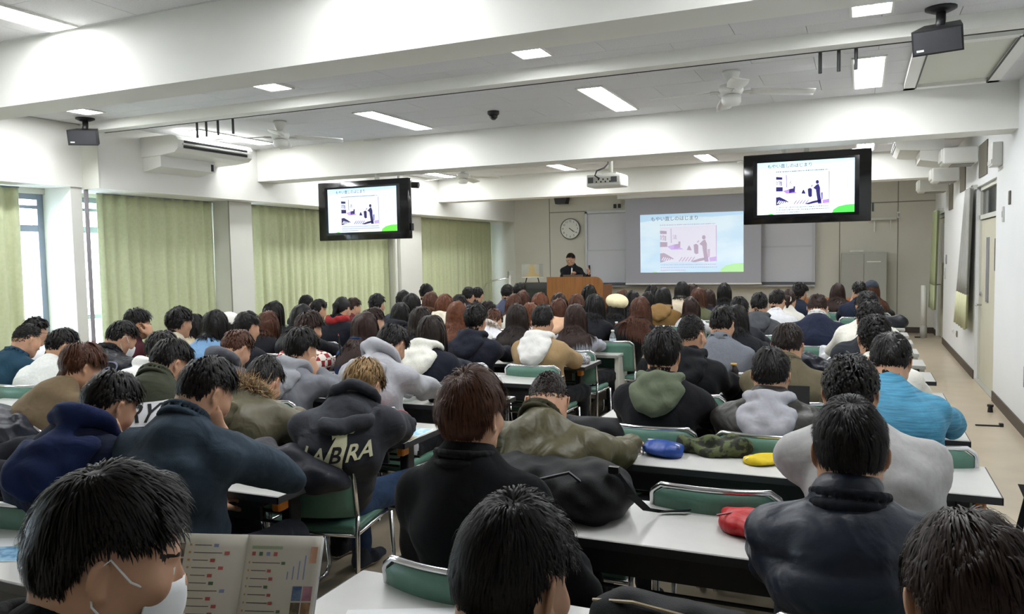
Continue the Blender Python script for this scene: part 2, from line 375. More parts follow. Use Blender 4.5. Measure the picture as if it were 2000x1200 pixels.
MB().lathe([(0.045, -0.04), (0.04, -0.065), (0.02, -0.085), (0.003, -0.09)], 16).build('dome', M_dglass, o, smooth=True)
for (x, y, t) in ((-0.78, 5.2, 'right'), (-5.6, 5.3, 'left')):
    o = empty('ceiling_socket', 'small grey ceiling plate near the rail, %s' % t, 'plate', (x, y, ZC))
    MB().box(-0.05, 0.05, -0.04, 0.04, -0.006, 0).build('plate', mat('plate_grey', '#55565a', .5), o); MB().box(-0.02, 0.02, -0.012, 0.012, -0.009, -0.006).build('insert', M_white, o)

# ceiling speakers
def speaker(loc, rz, tilt, label, s=1.0):
    o = empty('speaker', label, 'speaker', loc, rz)
    MB().lathe([(0.09*s, 0), (0.09*s, -0.012), (0.05*s, -0.03)], 16).build('ceiling_plate', M_black, o, smooth=True)
    MB().tube([(0, 0, -0.02), (0, 0, -0.08*s), (0, -0.03, -0.12*s)], 0.028*s, 10).build('bracket', M_black, o, smooth=True)
    R = Matrix.Rotation(tilt, 3, 'X')
    poly = [(-0.14, -0.09), (0.14, -0.09), (0.10, 0.10), (-0.10, 0.10)]
    m = MB(); V = []
    for z in (-0.075, 0.075):
        for (x, y) in poly: V.append(tuple(R @ Vector((x*s, y*s, z*s))+Vector((0, -0.02, -0.19*s))))
    m.add(V, [(3, 2, 1, 0), (4, 5, 6, 7), (0, 1, 5, 4), (1, 2, 6, 5), (2, 3, 7, 6), (3, 0, 4, 7)])
    m.build('cabinet', M_black, o)
    V = [tuple(R @ Vector((x*s, -0.094*s, z*s))+Vector((0, -0.02, -0.19*s))) for x, z in ((-0.13, -0.065), (0.13, -0.065), (0.13, 0.065), (-0.13, 0.065))]
    V += [tuple(R @ Vector((x*s, -0.089*s, z*s))+Vector((0, -0.02, -0.19*s))) for x, z in ((-0.13, -0.065), (0.13, -0.065), (0.13, 0.065), (-0.13, 0.065))]
    MB().add(V, [(0, 1, 2, 3), (4, 5, 1, 0), (5, 6, 2, 1), (6, 7, 3, 2), (7, 4, 0, 3)]).build('grille', mat('grille', '#25262b', .7, bump=.5, bscale=900), o)
    V = [tuple(R @ Vector((x*s, -0.097*s, z*s))+Vector((0, -0.02, -0.19*s))) for x, z in ((-0.115, -0.05), (-0.075, -0.05), (-0.075, -0.038), (-0.115, -0.038))]
    MB().add(V, [(0, 1, 2, 3)]).build('badge', M_white, o)
speaker((0.44, 5.62, ZC), math.radians(-14), math.radians(22), 'black speaker hanging from the ceiling at upper right')
speaker((-7.2, 5.7, ZC), math.radians(35), math.radians(14), 'black speaker hanging from the ceiling at upper left')
o = empty('speaker', 'small black speaker on the front wall above the clock', 'speaker', (-6.1, 16.7, 2.9))
MB().tube([(0, 0, 0.0), (0, 0, 0.16)], 0.018, 8).build('bracket', M_black, o)
MB().prism([(-0.15, 0.0), (0.15, 0.0), (0.12, -0.15), (-0.12, -0.15)], -0.12, 0.1).build('cabinet', M_black, o)

# ---------------------------------------------------------------- air conditioners
def ceiling_ac(loc, flip, label):
    o = empty('air_conditioner', label, 'air conditioner', loc, 0)
    f = flip
    MB().prism([(0, 0), (f*0.46, 0), (f*0.53, -0.02), (f*0.56, -0.06), (f*0.55, -0.15), (f*0.5, -0.19), (f*0.3, -0.21), (0, -0.22)], 0, 1.15).build('body', M_white, o)
    for z in (-0.06, -0.115): MB().box(*sorted((f*0.50, f*0.5605)), 0.08, 1.06, z-0.028, z).build('louver_slot', M_dark, o)
    MB().box(*sorted((f*0.53, f*0.572)), 0.06, 1.08, -0.107, -0.095).build('louver_vane', M_white, o)
    MB().prism([(0, -0.21), (f*0.27, -0.2), (f*0.27, -0.33), (f*0.05, -0.37), (0, -0.37)], 0.02, 0.82).build('drain_cover', M_white, o)
    MB().box(*sorted((f*0.18, f*0.272)), 0.76, 0.80, -0.32, -0.24).build('sensor_knob', M_dark, o)
ceiling_ac((-7.35, 6.5, 3.0), 1, 'white ceiling air conditioner beside the left fan')
ceiling_ac((0.95, 11.35, 3.06), -1, 'white ceiling air conditioner at the right wall')
def vent_box(y0, x0, z0, label):
    o = empty('ventilation_unit', label, 'ventilator', (XR, y0, z0), group='white wall ventilation boxes')
    w = XR-x0
    MB().rbox(-w, 0, 0, 0.45, 0, 0.20, 0.025, 3).build('body', M_white, o, auto=40)
    MB().rbox(-w-0.02, -w+0.05, 0.03, 0.42, 0.03, 0.19, 0.02, 3).build('front_cap', M_white, o, auto=40)
    MB().box(-w+0.1, -0.04, 0.03, 0.42, -0.008, 0.002).build('intake_grille', mat('vent_grey', '#8d8d88', .6), o)
vent_box(10.95, 0.9, 2.62, 'white ventilation box on the right wall, nearest of three')
vent_box(12.9, 0.93, 2.56, 'white ventilation box on the right wall, middle of three')
vent_box(14.4, 0.85, 2.52, 'white ventilation box on the right wall, farthest of three')
M_niche = mat('niche_grey', '#6f6a5f', 0.8)
for k, (a, b, z0, z1) in enumerate(((10.2, 10.85, 2.42, 2.8), (12.2, 12.8, 2.38, 2.75), (13.75, 14.3, 2.2, 2.6))):
    q = MB().box(XR-0.012, XR+0.001, a, b, z0, z1).build('wall_panel', M_niche); tag(q, 'grey blind panel high on the right wall, %s of three' % ('nearest', 'middle', 'farthest')[k], 'panel')
o = empty('wall_box', 'white box fixed high on the right wall near the door', 'box', (XR, 9.2, 2.42)); MB().rbox(-0.09, 0, 0, 0.3, 0, 0.23, 0.01, 2).build('body', M_white, o, auto=40); MB().box(-0.095, -0.088, 0.02, 0.28, 0.02, 0.06).build('flap', M_offw, o)
for k, (y, z0, z1, c, lab) in enumerate(((8.7, 2.0, 2.13, '#5a5550', 'dark slot plate on the right wall above the door line'), (9.05, 1.85, 2.0, '#c4c4c4', 'pale switch plate on the right wall beside the door'), (7.75, 0.42, 0.6, '#5d564e', 'dark vertical slot low on the near right wall'),
        (12.9, 0.33, 0.42, '#77726a', 'grey socket low on the right wall'), (13.4, 0.33, 0.40, '#d8d8d8', 'white socket low on the right wall'), (14.6, 1.35, 1.5, '#8a8a88', 'grey thermostat near the front door'), (14.75, 1.1, 1.28, '#c8c8c8', 'white intercom near the front door'))):
    o = empty('wall_plate', lab, 'wall plate', (XR, y, z0)); MB().rbox(-0.015, 0, -0.035, 0.035, 0, z1-z0, 0.004, 1).build('plate', mat('plate%d' % k, c, .5), o)
    MB().box(-0.02, -0.014, -0.012, 0.012, (z1-z0)*0.3, (z1-z0)*0.7).build('switch', M_grey, o)
o = empty('door_stop', 'dark metal door stop bar lying on the aisle floor', 'door stop', (1.12, 8.15, 0), 0.1); MB().rbox(-0.16, 0.06, -0.012, 0.012, 0, 0.012, 0.003, 1).build('bar', M_dark, o); MB().box(0.03, 0.06, -0.02, 0.02, 0, 0.03).build('end', M_dark, o)
o = empty('door_stop', 'small floor mounted door stop near the baseboard', 'door stop', (1.17, 8.85, 0)); MB().lathe([(0.025, 0), (0.02, 0.05), (0.028, 0.055), (0.028, 0.075)], 12).build('post', M_dark, o)
# ceiling frame at upper right
o = empty('ceiling_hatch', 'white framed ceiling hatch at the upper right corner', 'hatch', (0.34, 6.35, ZC))
w, l = 0.74, 1.72
MB().box(0, w, 0, 0.09, -0.05, 0).box(0, w, l-0.09, l, -0.05, 0).box(0, 0.09, 0, l, -0.05, 0).box(w-0.09, w, 0, l, -0.05, 0).build('frame', M_white, o)
MB().box(0.09, w-0.09, 0.09, l-0.09, -0.02, -0.004).build('panel', mat('hatch_panel', '#cfcfc4', .7), o)
MB().box(0.09, 0.102, 0.05, l-0.05, -0.053, -0.045).box(w-0.102, w-0.09, 0.05, l-0.05, -0.053, -0.045).build('seal', M_dark, o)
# ---------------------------------------------------------------- slides on screens
def slide(parent, w, h, loc, pal, strength):
    """flat picture of the lecture slide: background, title, photo, text lines. local x right, z up, facing -y"""
    bgm = mat('slide_bg_'+pal, {'p': '#d7e9f6', 't': '#dfeefa', 'r': '#f3fbff'}[pal], 0.8, emit=strength, col2={'p': '#c2ddf2', 't': '#bcd8f6', 'r': '#d4eefb'}[pal], vscale=1.2, stretch=(0.6, 1, 1.6))
    ink = mat('slide_ink_'+pal, {'p': '#7d8b96', 't': '#2c3c50', 'r': '#2f4c5c'}[pal], 0.8, emit=strength)
    pic = mat('slide_photo_'+pal, {'p': '#dcdcec', 't': '#cfd4f0', 'r': '#fafaff'}[pal], 0.8, emit=strength)
    dk = mat('slide_photo_dark_'+pal, {'p': '#b3a4b8', 't': '#23204a', 'r': '#221c58'}[pal], 0.8, emit=strength)
    md = mat('slide_photo_mid_'+pal, {'p': '#c4b6cc', 't': '#6a6f9c', 'r': '#6f68a8'}[pal], 0.8, emit=strength)
    vi = mat('slide_photo_violet_'+pal, {'p': '#c9b2e4', 't': '#a58cc8', 'r': '#9a78d8'}[pal], 0.8, emit=strength)
    gr = mat('slide_green_'+pal, {'p': '#b4e6a8', 't': '#5cc63e', 'r': '#46c948'}[pal], 0.8, emit=strength)
    bl = mat('slide_blue_'+pal, {'p': '#b9d9f2', 't': '#a9d0f2', 'r': '#c8f0f6'}[pal], 0.8, emit=strength)
    X = lambda u: loc[0]+(u-0.5)*w
    Z = lambda v: loc[2]+(0.5-v)*h
    Y = loc[1]
    def poly(name, pts, m, k, par):
        mb = MB(); n = len(pts)
        mb.add([(X(u), Y-0.0006*k, Z(v)) for u, v in pts], [tuple(range(n))]); return mb.build(name, m, par)
    S = MB().box(X(0), X(1), Y, Y+0.002, Z(1), Z(0)).build('slide_image', bgm, parent)
    poly('slide_swoosh', [(0, 0), (1, 0), (1, 0.05), (0.7, 0.075), (0.4, 0.05), (0.2, 0.09), (0, 0.13)], bl, 1, S)
    poly('green_hill', [(0.78, 1), (0.79, 0.945), (0.84, 0.89), (0.92, 0.86), (1, 0.855), (1, 1)], gr, 1, S)
    poly('green_tuft', [(0.115, 1), (0.13, 0.985), (0.155, 0.98), (0.175, 1)], gr, 1, S)
    t = text_mesh('もやい直しのはじまり', h*0.082, bold=0.0006*w, extrude=0); t.materials.clear(); t.materials.append(ink)
    o = link('title_text', t, S, (X(0.343), Y-0.001, Z(0.085))); o.rotation_euler = (math.pi/2, 0, 0)
    rnd = random.Random(5)
    def dashes(v, u0, u1, hh):
        mb = MB(); u = u0
        while u < u1:
            d = rnd.uniform(0.006, 0.014); mb.add([(X(u), Y-0.0008, Z(v+hh)), (X(min(u+d, u1)), Y-0.0008, Z(v+hh)), (X(min(u+d, u1)), Y-0.0008, Z(v)), (X(u), Y-0.0008, Z(v))], [(0, 1, 2, 3)]); u += d+rnd.uniform(0.004, 0.008)
        tag(mb.build('text_line', md if pal == 'p' else ink, S), kind='stuff')
    dashes(0.18, 0.2, 0.74, 0.018)
    for v, e in ((0.862, 0.75), (0.908, 0.75), (0.955, 0.45)): dashes(v, 0.205, e, 0.016)
    P = poly('photo', [(0.2, 0.225), (0.75, 0.21), (0.75, 0.83), (0.2, 0.83)], pic, 2, S)
    U = lambda a: 0.2+0.55*a
    V = lambda b: 0.22+0.61*b
    def pp(name, pts, m, k=3): poly(name, [(U(a), V(b)) for a, b in pts], m, k, P)
    pp('banner', [(0, 0.1), (0.12, 0.12), (0.12, 0.2), (0, 0.19)], dk); pp('banner', [(0, 0.42), (0.13, 0.43), (0.13, 0.56), (0, 0.56)], dk)
    for ch, a, bb, sz in (('姓', 0.045, 0.31, 0.10), ('法', 0.265, 0.3, 0.085)):
        t2 = text_mesh(ch, h*sz, extrude=0); t2.materials.clear(); t2.materials.append(dk); q = link('banner_writing', t2, P, (X(U(a)), Y-0.0022, Z(V(bb)))); q.rotation_euler = (math.pi/2, 0, 0)
    pp('banner_mark', [(0.08, 0.25), (0.11, 0.25), (0.11, 0.39), (0.09, 0.39)], md)
    pp('sign_post', [(0.19, 0.05), (0.205, 0.05), (0.21, 0.45), (0.195, 0.45)], md); pp('seated_figure', [(0.25, 0.5), (0.33, 0.48), (0.33, 0.42), (0.365, 0.42), (0.36, 0.6), (0.25, 0.62)], dk)
    pp('flowers', [(0.13, 0.55), (0.25, 0.5), (0.42, 0.64), (0.2, 0.64)], vi)
    pp('crouched_figure', [(0.48, 0.66), (0.5, 0.58), (0.52, 0.53), (0.54, 0.58), (0.565, 0.67)], dk)
    pp('reader', [(0.6, 0.52), (0.645, 0.49), (0.68, 0.53), (0.68, 0.76), (0.64, 0.78), (0.61, 0.74)], dk); pp('reader_head', [(0.655, 0.44), (0.69, 0.39), (0.7, 0.42), (0.67, 0.47)], md)
    pp('speaker', [(0.7, 0.5), (0.765, 0.4), (0.80, 0.38), (0.83, 0.5), (0.83, 0.68), (0.86, 0.99), (0.79, 0.99), (0.765, 0.72), (0.75, 0.55)], dk)
    pp('speaker_head', [(0.745, 0.33), (0.755, 0.27), (0.79, 0.26), (0.81, 0.31), (0.80, 0.37), (0.765, 0.38)], dk); pp('bag', [(0.84, 0.65), (0.885, 0.64), (0.88, 0.85), (0.85, 0.88)], md)
    pp('crowd', [(0, 0.74), (0.07, 0.73), (0.15, 0.8), (0.25, 0.9), (0.1, 0.96), (0, 1)], dk); pp('crowd', [(0.54, 0.98), (0.7, 0.9), (0.85, 0.86), (0.85, 0.93), (0.62, 1)], dk)
    for k in range(7): pp('crowd_row', [(0.02+0.035*k, 0.93+0.01*k), (0.06+0.035*k, 0.84+0.012*k), (0.075+0.035*k, 0.85+0.012*k), (0.035+0.035*k, 0.95+0.01*k)], pic, 4)
    for k in range(5): pp('chair_row', [(0.33+0.055*k, 0.97), (0.39+0.055*k, 0.85), (0.405+0.055*k, 0.86), (0.35+0.055*k, 0.98)], md)
    pp('stage_edge', [(0.87, 0.88), (1, 0.85), (1, 0.97), (0.88, 0.99)], vi); pp('frame_line', [(0.985, 0), (1.0, 0), (1.0, 1), (0.99, 1)], md)

# whiteboard
M_wb = mat('whiteboard', '#c9cbd2', 0.25, spec=0.5); M_wbf = mat('whiteboard_frame', '#b9bbc0', 0.35, metal=0.5)
o = empty('whiteboard', 'wide two tier sliding whiteboard on the front wall', 'whiteboard', (0, 0, 0))
MB().box(-5.58, -0.84, 16.84, 16.89, 0.93, 2.54).build('back_board', M_wbf, o)
for (x0, x1) in ((-5.55, -3.3), (-3.1, -0.88)):
    MB().box(x0, x1, 16.815, 16.838, 1.72, 2.5).build('upper_panel', M_wb, o); MB().box(x0, x1, 16.79, 16.812, 0.99, 1.69).build('lower_panel', M_wb, o)
    MB().box(x0, x1, 16.785, 16.815, 1.685, 1.72).build('panel_rail', M_wbf, o)
MB().box(-5.6, -5.55, 16.78, 16.89, 0.93, 2.56).box(-0.88, -0.82, 16.78, 16.89, 0.93, 2.56).box(-5.6, -0.82, 16.78, 16.89, 2.52, 2.57).build('frame', M_wbf, o)
MB().box(-5.6, -0.82, 16.72, 16.84, 0.90, 0.94).build('pen_tray', M_wbf, o); MB().box(-5.6, -0.82, 16.70, 16.84, 0.945, 0.985).build('tray_channel', mat('tray_dark', '#55585f', .4), o)
MB().box(-5.52, -5.49, 16.76, 16.80, 1.2, 1.38).build('slider_handle', M_dark, o)
# projection screen
o = empty('projection_screen', 'pulled down projection screen showing the lecture slide', 'screen')
MB().rbox(-4.76, -1.7, 16.45, 16.62, 2.78, 2.9, 0.015, 2).build('case', M_white, o, auto=40)
for x in (-4.5, -3.2, -1.95): MB().box(x-0.03, x+0.03, 16.6, YF+0.001, 2.82, 2.86).build('wall_bracket', M_white, o)
MB().box(-4.60, -1.82, 16.52, 16.525, 0.985, 2.8).build('fabric', mat('screen_fabric', '#a8a9b2', 0.8), o)
MB().box(-4.61, -1.81, 16.505, 16.54, 0.955, 0.985).build('bottom_bar', M_white, o)
slide(o, 2.12, 1.22, (-3.22, 16.515, 1.82), 'p', 0.26)  # projector's light is put into the slide as its own glow
# televisions
def tv(loc, w, h, label, pal, strength, rz, sx):
    o = empty('television', label, 'television', loc, rz)
    MB().rbox(-w/2, w/2, -0.03, 0.05, 0, h, 0.01, 2).build('cabinet', mat('tv_gloss_black', '#0b0b0d', 0.12, spec=0.5), o, auto=40)
    sw, sh = w*0.76, h*0.745
    MB().box(-w*0.42, w*0.41, -0.0325, -0.03, h*0.09, h*0.91).build('panel_glass', mat('tv_panel_black', '#0a0b14', 0.1), o)
    slide(o, sw, sh, (-w*0.005, -0.036, h*0.505), pal, strength)
    MB().box(-0.06, 0.06, 0.05, 0.10, h*0.3, h-0.03).build('mount_plate', M_dark, o)
    MB().tube([(sx, 0.09, h-0.1), (sx, 0.09, ZC-loc[2])], 0.03, 10).build('hanging_pole', M_offw, o, smooth=True)
    MB().box(sx-0.12, sx+0.12, 0.0, 0.2, ZC-loc[2]-0.02, ZC-loc[2]).build('ceiling_plate', M_offw, o)
    MB().rbox(w*0.505, w*0.52, 0.0, 0.04, h*0.13, h*0.25, 0.003, 1).build('side_button', M_dark, o)
    return o
tv((-5.68, 8.35, 1.845), 1.335, 0.735, 'black hanging television on the left showing the slide', 't', 0.30, 0, 0.15)
tv((-0.53, 8.85, 1.895), 1.25, 0.735, 'black hanging television on the right showing the slide', 'r', 0.45, 0, 0.0)
b = empty('television_bracket', 'dark sliding bracket above the left television', 'bracket', (-5.2, 8.9, 2.5)); MB().tube([(-0.55, 0, 0.08), (-0.06, 0.1, 0.05)], 0.04, 10).build('arm', M_dark, b); MB().rbox(-0.55, -0.15, -0.1, 0.1, 0.03, 0.12, 0.01, 1).build('box', M_offw, b); MB().tube([(-0.3, 0, 0.1), (-0.3, 0, 0.58)], .02, 8).build('rod', M_offw, b)
# projector
o = empty('projector', 'white projector hanging from the ceiling before the screen', 'projector', (-3.03, 10.0, 2.48))
MB().rbox(-0.235, 0.235, -0.15, 0.2, 0, 0.16, 0.025, 3).build('body', M_white, o, auto=40)
MB().rbox(-0.22, 0.22, -0.154, -0.14, 0.04, 0.13, 0.006, 1).build('rear_panel', M_offw, o)
for x, ww in ((-0.17, 0.07), (0.14, 0.08)): MB().box(x-ww/2, x+ww/2, -0.158, -0.15, 0.05, 0.12).build('vent_grille', mat('vent_dk', '#54555a', .6), o)
for k in range(7): MB().box(-0.10+k*0.03, -0.083+k*0.03, -0.158, -0.15, 0.05+0.03*(k % 2), 0.07+0.03*(k % 2)).build('port', M_dark, o)
MB().tube([(0.05, 0.02, 0.16), (0.05, 0.02, 0.6)], 0.03, 10).build('hanging_pole', M_offw, o, smooth=True)
MB().box(-0.05, 0.15, -0.08, 0.12, 0.16, 0.18).build('mount_plate', M_offw, o)
MB().tube([(-0.05, -0.155, 0.1), (-0.1, -0.19, 0.14), (-0.08, -0.17, 0.2), (0.0, -0.1, 0.24), (0.03, -0.03, 0.3), (0.03, -0.02, 0.45), (0.04, 0, 0.6)], 0.011, 8).build('cable', M_dark, o, smooth=True)

# clock
o = empty('wall_clock', 'round white wall clock beside the whiteboard', 'clock', (-5.97, 16.86, 2.2), 0)
R = Matrix.Rotation(math.pi/2, 3, 'X')
MB().lathe([(0.235, 0.0), (0.235, 0.045), (0.222, 0.05), (0.215, 0.035)], 40, (0, 0.03, 0), R).build('rim', mat('clock_rim', '#6e6e6c', .35, metal=.5), o, smooth=True)
MB().lathe([(0.217, 0.0), (0.217, 0.033)], 40, (0, 0.025, 0), R).build('dial', mat('clock_dial', '#e4e4df', .6), o)
for n in range(1, 13):
    a = math.radians(90-30*n); t = text_mesh(str(n), 0.062, extrude=0.0008); t.materials.clear(); t.materials.append(M_dark)
    q = link('numeral', t, o, (0.172*math.cos(a), -0.012, 0.172*math.sin(a))); q.rotation_euler = (math.pi/2, 0, 0)
def hand(name, ang, l, wd, y):
    a = math.radians(ang); c, s = math.cos(a), math.sin(a); px, pz = -s*wd, c*wd
    MB().add([(-c*0.03+px, y, -s*0.03+pz), (-c*0.03-px, y, -s*0.03-pz), (c*l-px*.6, y, s*l-pz*.6), (c*l+px*.6, y, s*l+pz*.6)], [(0, 1, 2, 3)]).build(name, M_dark, o)
hand('hour_hand', 90-30*4.35, 0.11, 0.009, -0.014); hand('minute_hand', 90-6*20.5, 0.165, 0.006, -0.016)
# small wall fittings on the front wall
for x, lab in ((-4.94, 'left of two dark sockets above the whiteboard'), (-4.84, 'right of two dark sockets above the whiteboard')):
    o = empty('wall_socket', lab, 'socket', (x, YF, 2.62)); MB().rbox(-0.032, 0.032, -0.02, 0, 0, 0.09, 0.004, 1).build('plate', M_dark, o); MB().box(-0.012, 0.012, -0.024, -0.018, 0.02, 0.07).build('jack', M_black, o)
o = empty('wall_shelf', 'small white bracket shelf on the front wall above the locker', 'shelf', (0.42, YF, 2.17)); MB().rbox(-0.28, 0.2, -0.12, 0, 0, 0.05, 0.005, 1).build('shelf_board', M_offw, o); MB().tube([(-0.18, -0.05, 0), (-0.18, -0.05, -0.22)], 0.015, 6).build('cord', M_white, o); MB().tube([(0.1, -0.05, 0), (0.1, -0.05, -0.2)], 0.01, 6).build('cord', M_white, o)
o = empty('wall_socket', 'white switch plate beside the bracket shelf', 'socket', (0.66, YF, 2.2)); MB().rbox(-0.035, 0.035, -0.02, 0, 0, 0.12, 0.004, 1).build('plate', M_white, o); MB().box(-0.015, 0.015, -0.024, -0.019, 0.03, 0.09).build('switch', M_grey, o)
o = empty('wall_socket', 'pale notice plate on the front wall left of the lectern', 'socket', (-7.45, YF-0.01, 1.12)); MB().rbox(-0.05, 0.05, -0.02, 0, 0, 0.15, 0.004, 1).build('plate', M_white, o); MB().box(-0.09, -0.06, -0.022, 0, 0.0, 0.14).build('switch', M_grey, o)
o = empty('wall_socket', 'black speaker control on the soffit over the far curtain', 'socket', (-7.335, 12.15, 2.55)); MB().rbox(-0.02, 0.03, -0.04, 0.04, 0, 0.14, 0.006, 1).build('plate', M_black, o); MB().box(0.025, 0.034, -0.02, 0.02, 0.03, 0.1).build('knob', M_dark, o)
# locker
M_lock = mat('locker_grey', '#a3a39b', 0.5, var=0.02)
o = empty('storage_locker', 'grey steel double door locker against the front wall', 'locker', (0.06, 16.45, 0))
MB().rbox(-0.40, 0.40, 0, 0.42, 0.02, 1.56, 0.006, 1).build('body', M_lock, o)
for s in (-1, 1):
    dd = MB().rbox(*sorted((s*0.005, s*0.39)), -0.018, 0.0, 0.06, 1.53, 0.004, 1).build('door', M_lock, o)
    MB().rbox(*sorted((s*0.02, s*0.045)), -0.04, -0.018, 0.75, 0.9, 0.004, 1).build('handle', M_dark, dd)
MB().box(0.05, 0.29, -0.022, -0.018, 1.37, 1.39).build('label_strip', M_white, o)
MB().rbox(-0.25, 0.0, 0.05, 0.3, 1.56, 1.6, 0.005, 1).build('top_tray', M_offw, o)
# lectern
M_wood = mat('lectern_wood', '#825528', 0.45, var=0.25, vscale=3.0, stretch=(14, 14, 0.8), bump=0.05, bscale=20)
M_wood2 = mat('desk_wood', '#a2622e', 0.45, var=0.2, vscale=3.0, stretch=(1, 14, 14))
o = empty('lectern', 'wide wooden lectern with rounded right corner', 'lectern', (-5.0, 14.4, 0))
pts = [(-0.6, 0)]+[(-0.6, 1.19), (0.38, 1.19)]+[(0.38+0.16*math.sin(a), 1.03+0.16*math.cos(a)) for a in [math.pi/2*k/6 for k in range(1, 7)]]+[(0.54, 0)]
MB().prism(pts, 0.0, 0.035).build('front_panel', M_wood, o)
MB().box(-0.6, -0.565, 0.035, 0.6, 0, 1.17).build('side_panel', M_wood, o); MB().box(0.505, 0.54, 0.035, 0.6, 0, 1.03).build('side_panel', M_wood, o)
MB().box(-0.565, 0.505, 0.035, 0.6, 0.98, 1.01).build('desk_top', M_wood2, o); MB().cbox((-0.05, 0.25, 1.09), (0.5, 0.35, 0.02), Matrix.Rotation(0.3, 3, 'X')).build('reading_slope', M_wood, o)
o = empty('side_desk', 'low orange brown wooden desk right of the lectern', 'desk', (-3.95, 14.6, 0))
MB().rbox(-0.45, 0.5, 0, 0.5, 0.72, 0.76, 0.005, 1).build('desk_top', M_wood2, o); MB().box(-0.43, 0.48, 0.01, 0.03, 0.1, 0.72).build('front_panel', M_wood2, o)
for x in (-0.43, 0.44): MB().box(x, x+0.04, 0.02, 0.48, 0, 0.72).build('leg', M_wood2, o)
o = empty('side_desk', 'orange brown wooden desk in front of the grey locker', 'desk', (-0.75, 15.2, 0))
MB().rbox(-0.3, 0.75, 0, 0.5, 0.70, 0.74, 0.005, 1).build('desk_top', M_wood2, o); MB().box(-0.28, 0.73, 0.01, 0.03, 0.1, 0.70).build('front_panel', M_wood2, o)
for x in (-0.28, 0.69): MB().box(x, x+0.04, 0.02, 0.48, 0, 0.70).build('leg', M_wood2, o)
# AV racks
o = empty('equipment_rack', 'black audio equipment rack left of the lectern', 'rack', (-6.05, 14.7, 0))
MB().rbox(-0.36, 0.36, 0, 0.55, 0, 1.06, 0.01, 2).build('cabinet', M_black, o, auto=40)
MB().box(-0.3, 0.3, -0.012, 0.0, 0.1, 0.95).build('door', M_dglass, o)
for k in range(4): MB().box(-0.27, 0.27, -0.018, -0.012, 0.2+0.18*k, 0.32+0.18*k).build('unit', M_dark, o)
o = empty('ballot_box', 'clear acrylic box with yellow paper standing on the rack', 'box', (-6.15, 14.9, 1.06))
M_acr = mat('acrylic', '#e9e9e6', 0.05, trans=0.85, alpha=0.6)
for (a) in ((-0.2, 0.2, 0, 0.004, 0.12, 0.38), (-0.2, 0.2, 0.2, 0.204, 0.12, 0.38), (-0.2, -0.196, 0, 0.2, 0.12, 0.38), (0.196, 0.2, 0, 0.2, 0.12, 0.38)): MB().box(*a).build('pane', M_acr, o)
MB().prism([(-0.18, 0.13), (0.2, 0.13), (0.08, 0.2), (0.05, 0.36), (-0.05, 0.36), (-0.07, 0.2)], 0.08, 0.10).build('paper', mat('yellow_paper', '#cfae5a', .8), o)
MB().box(-0.2, 0.2, 0, 0.2, 0.105, 0.12).build('base', M_white, o)
for x in (-0.15, 0.15): MB().tube([(x, 0.1, 0.0), (x*0.8, 0.1, 0.11)], 0.012, 6).build('leg', M_dark, o)
o = empty('tube_stand', 'bent steel tube stand at the foot of the front curtain', 'stand', (-6.85, 14.9, 0))
MB().tube([(-0.35, 0, 0), (-0.35, 0, 0.95), (-0.3, 0, 1.05), (-0.2, 0, 1.1), (0.2, 0, 1.16), (0.24, 0, 1.14), (0.2, 0, 0.0)], 0.016, 8).build('tube', M_chrome, o, smooth=True)
MB().cbox((0.25, 0, 1.12), (0.04, 0.04, 0.2)).build('grip', M_white, o)
MB().tube([(-0.35, -.2, 0.015), (-0.35, .2, 0.015)], .015, 6).build('foot', M_dark, o); MB().tube([(0.2, -.2, 0.015), (0.2, .2, 0.015)], .015, 6).build('foot', M_dark, o)

# ---------------------------------------------------------------- tables and desks
ROWN = {r: 1.43+0.92*r for r in range(6)}
FIXN = {k: 6.98+0.8*k for k in range(7)}
M_top = mat('table_laminate', '#bfbebb', 0.28, var=0.02, vscale=20, spec=0.45)
M_edge = mat('table_edge', '#2f3034', 0.5)
M_orange = mat('latch_orange', '#c67418', 0.45)
M_deskg = mat('desk_grey', '#b9b8b2', 0.4)
TZ = 0.70
def folding_table(x0, x1, N, label):
    w = x1-x0; o = empty('folding_table', label, 'table', (x0, N, 0), group='white folding lecture tables')
    MB().rbox(0.004, w-0.004, 0.004, 0.446, TZ-0.026, TZ, 0.003, 1).build('table_top', M_top, o)
    MB().box(0, w, 0, 0.004, TZ-0.03, TZ-0.003).box(0, w, 0.446, 0.45, TZ-0.03, TZ-0.003).box(0, 0.004, 0, 0.45, TZ-0.03, TZ-0.003).box(w-0.004, w, 0, 0.45, TZ-0.03, TZ-0.003).build('edge_band', M_edge, o)
    MB().box(0.05, w-0.05, 0.03, 0.42, TZ-0.034, TZ-0.027).build('underside', M_dark, o)
    MB().box(0.12, w-0.12, 0.035, 0.05, TZ-0.12, TZ-0.03).build('apron', M_dark, o)
    for k, y in enumerate((0.06, 0.17, 0.28, 0.38)): MB().tube([(0.14, y, TZ-0.17), (w-0.14, y, TZ-0.17)], 0.007, 6).build('shelf_bar', M_dark, o)
    MB().tube([(0.12, 0.225, 0.30), (w-0.12, 0.225, 0.30)], 0.014, 6).build('stretcher', M_dark, o)
    for x in (0.10, w-0.15):
        l = MB().rbox(x, x+0.05, 0.19, 0.26, 0.05, TZ-0.03, 0.006, 1).build('leg', M_dark, o)
        MB().rbox(x, x+0.05, 0.02, 0.43, 0.025, 0.06, 0.006, 1).build('foot', M_dark, l)
        MB().rbox(x, x+0.05, 0.03, 0.42, TZ-0.06, TZ-0.03, 0.004, 1).build('bracket', M_dark, l)
        for y in (0.06, 0.39): MB().lathe([(0.018, 0), (0.022, 0.01), (0.015, 0.026)], 8, (x+0.025, y, 0)).build('caster', M_black, l)
    for x in (0.045, w-0.085): MB().rbox(x, x+0.04, 0.06, 0.12, TZ-0.085, TZ-0.034, 0.006, 1).build('latch', M_orange, o)
    return o
